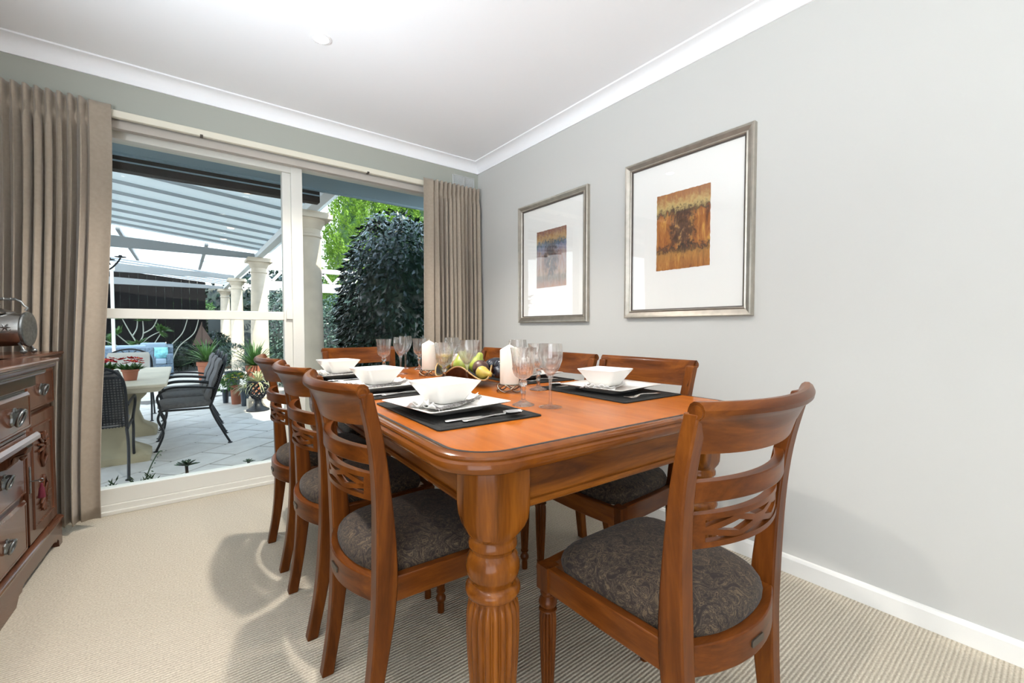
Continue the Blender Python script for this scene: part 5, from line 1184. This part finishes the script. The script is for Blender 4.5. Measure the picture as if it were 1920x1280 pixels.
def bushy(r, z0, z1, n, L, W, seed):
    r_ = random.Random(seed); mb = MB()
    for k in range(n):
        d = rdir(r_); p = Vector((d.x * r, d.y * r, (z0 + z1) / 2 + d.z * (z1 - z0) / 2)) * 1.0; leaf(mb, p, d + Vector((0, 0, 0.2)) + rdir(r_) * 0.4, d, L, W)
    return mb
t_ = pot(0.68, 8.30, 0.085, 0.30, terracotta, 'terracotta pot of yellow flowers in the potted group', plant=bushy(0.17, 0.27, 0.48, 420, 0.06, 0.02, 41), pm=leaf_mid)
yf = MB(); r_ = random.Random(9)
for k in range(14):
    c = Vector((r_.uniform(-0.2, 0.1), r_.uniform(-0.18, 0.05), r_.uniform(0.40, 0.52)))
    for j in range(6): leaf(yf, c, Vector((math.cos(j), math.sin(j), 0.3)), Vector((0, 0, 1)), 0.03, 0.02)
yf.build('petals', yel_fl, t_, smooth=0, raw=True)['kind'] = 'stuff'
pot(0.79, 8.02, 0.085, 0.29, pot_dark, 'dark glazed round pot with a trailing plant beside the lattice urn', plant=blades(60, 0.22, 0.012, (0.1, 1.2), 42, 0.28, 0.7), pm=leaf_strip)
pot(0.55, 8.52, 0.05, 0.22, pot_dark, 'small dark pot tucked behind the terracotta pot', plant=bushy(0.12, 0.22, 0.36, 160, 0.06, 0.02, 43), pm=leaf_mid)
pot(0.95, 8.34, 0.12, 0.62, terracotta, 'tall pot with a big spiky yucca in front of the column', plant=blades(110, 0.62, 0.035, (0.15, 1.35), 44, 0.60, 0.25), pm=leaf_mid)
pot(0.72, 9.35, 0.12, 0.45, pot_dark, 'pot with a grey green feathery shrub behind the yellow flowers', plant=bushy(0.24, 0.42, 0.92, 900, 0.07, 0.012, 45), pm=leaf_grey)
pot(1.10, 7.85, 0.10, 0.27, pot_dark, 'dark blue pot with a pale trailing plant behind the dining chairs', plant=blades(70, 0.2, 0.014, (0.2, 1.3), 46, 0.26, 0.6), pm=leaf_strip)
pot(0.40, 11.6, 0.16, 0.5, terracotta, 'large terracotta pot with a palm like plant farther down the patio', plant=blades(90, 0.75, 0.04, (0.2, 1.3), 47, 0.5, 0.3), pm=leaf_mid)
# lattice urn on the paving with a striped spiky plant, and the stone block behind it
ur = thing('lattice_urn', 'openwork iron lattice urn with a striped spiky plant', 'urn', (0.885, 7.45, GZ))
MB().lathe([(0.155, 0.0), (0.155, 0.02), (0.13, 0.03), (0.07, 0.07), (0.045, 0.12), (0.05, 0.17), (0.07, 0.18), (0.07, 0.20), (0.001, 0.20)], 28).build('foot', iron, ur, smooth=40)
lt = MB()
def uprof(f): return 0.07 + 0.075 * math.sin(min(1.0, f * 1.15) * PI * 0.62) - 0.012 * f
for s in (-1, 1):
    for k in range(10):
        lt.tube([(uprof(f) * math.cos(2 * PI * k / 10 + s * f * 1.9), uprof(f) * math.sin(2 * PI * k / 10 + s * f * 1.9), 0.19 + 0.25 * f) for f in [j / 10 for j in range(11)]], 0.009, 6)
lt.tube([(uprof(1) * math.cos(2 * PI * k / 28), uprof(1) * math.sin(2 * PI * k / 28), 0.44) for k in range(28)], 0.012, 8, closed=True)
lt.build('lattice_bowl', iron, ur, smooth=60)
blades(85, 0.40, 0.02, (0.1, 1.4), 48, 0.42, 0.55).build('foliage', leaf_strip, ur, smooth=0, raw=True)['kind'] = 'stuff'
sb_ = thing('stone_block', 'square pale stone block with a rounded cap behind the lattice urn', 'stone block', (0.93, 7.78, GZ))
MB().box(-0.15, 0.15, -0.12, 0.12, 0.0, 0.13).build('block', stone_m, sb_, smooth=0, bevel=0.01)
MB().lathe([(0.12, 0.13), (0.13, 0.16), (0.11, 0.19), (0.001, 0.20)], 24).build('cap', stone_m, sb_, smooth=50)

# ---------------------------------------------------------------- succulents in the bed right under the window
bed = MB().box(-3.0, 1.7, 3.36, 3.78, GZ - 0.08, -0.06).build('window_bed', soil, smooth=0); struct(bed)
def rosette(x, y, zc, r, lab, seed, n=22):
    r_ = random.Random(seed); t_ = thing('succulent_rosette', lab, 'succulent', (x, y, -0.06)); mb = MB(); z0 = zc + 0.06
    for k in range(n):
        a = k * 2.4; el = 0.1 + 1.1 * k / n; u = Vector((math.cos(a), math.sin(a), 0)); s = Vector((-u.y, u.x, 0)); L = r * (1.0 - 0.45 * k / n)
        rings = []
        for f, hw, th in ((0.05, 0.15, 0.06), (0.5, 0.24, 0.07), (0.8, 0.32, 0.06), (1.0, 0.06, 0.02)):
            p = u * (L * f * math.cos(el)) + Vector((0, 0, z0 + L * f * math.sin(el) * 0.8)); q = Vector((0, 0, 1))
            rings.append([p - s * hw * L * 0.5, p + q * th * L, p + s * hw * L * 0.5, p - q * th * L])
        mb.loft(rings)
    mb.build('leaf_rosette', leaf_dark, t_, smooth=60); MB().tube([(0, 0, -0.02), (0.004, 0, z0 * 0.5), (0, 0, z0)], 0.009, 7).build('stem', bark, t_)
rosette(0.005, 3.58, 0.125, 0.075, 'largest green succulent rosette beneath the window', 51)
rosette(-0.075, 3.50, 0.055, 0.055, 'low green succulent beside the largest rosette', 52)
rosette(-0.125, 3.52, 0.045, 0.05, 'low green succulent left of the largest rosette', 53)
rosette(0.362, 3.60, 0.075, 0.045, 'small single green succulent farther along the window bed', 54, 14)
rosette(0.33, 3.52, 0.035, 0.035, 'tiny succulent tuft next to the small single succulent', 55, 12)
tw = thing('twiggy_plant', 'thin twiggy dark plant with a curled flower stalk outside the sash', 'plant', (-0.26, 3.52, -0.06)); tm = MB(); lv = MB(); r_ = random.Random(12)
tm.tube(catmull([(0.02, 0, 0.0), (0.05, 0, 0.12), (0.09, 0, 0.24), (0.125, 0, 0.31), (0.145, 0, 0.315)], 5), [0.004] * 21, 6)
for k in range(9):
    a = r_.uniform(-0.9, 0.9); x = -0.10 + 0.03 * k; h = r_.uniform(0.10, 0.19)
    tm.tube([(x, 0, 0), (x + a * 0.03, 0, h * 0.6), (x + a * 0.09, 0, h)], [0.0045, 0.0035, 0.002], 6)
    for j in range(5): leaf(lv, Vector((x + a * 0.05, 0, h * (0.5 + 0.1 * j))), Vector((r_.uniform(-1, 1), r_.uniform(-0.3, 0.3), 0.7)), Vector((0, 1, 0)), 0.05, 0.009)
for j in range(10): leaf(lv, Vector((0.05 + 0.009 * j, 0, 0.12 + 0.02 * j)), rdir(r_), Vector((0, 1, 0)), 0.018, 0.009)
tm.build('stems', leaf_dark, tw, smooth=60); lv.build('foliage', leaf_dark, tw, smooth=0, raw=True)['kind'] = 'stuff'
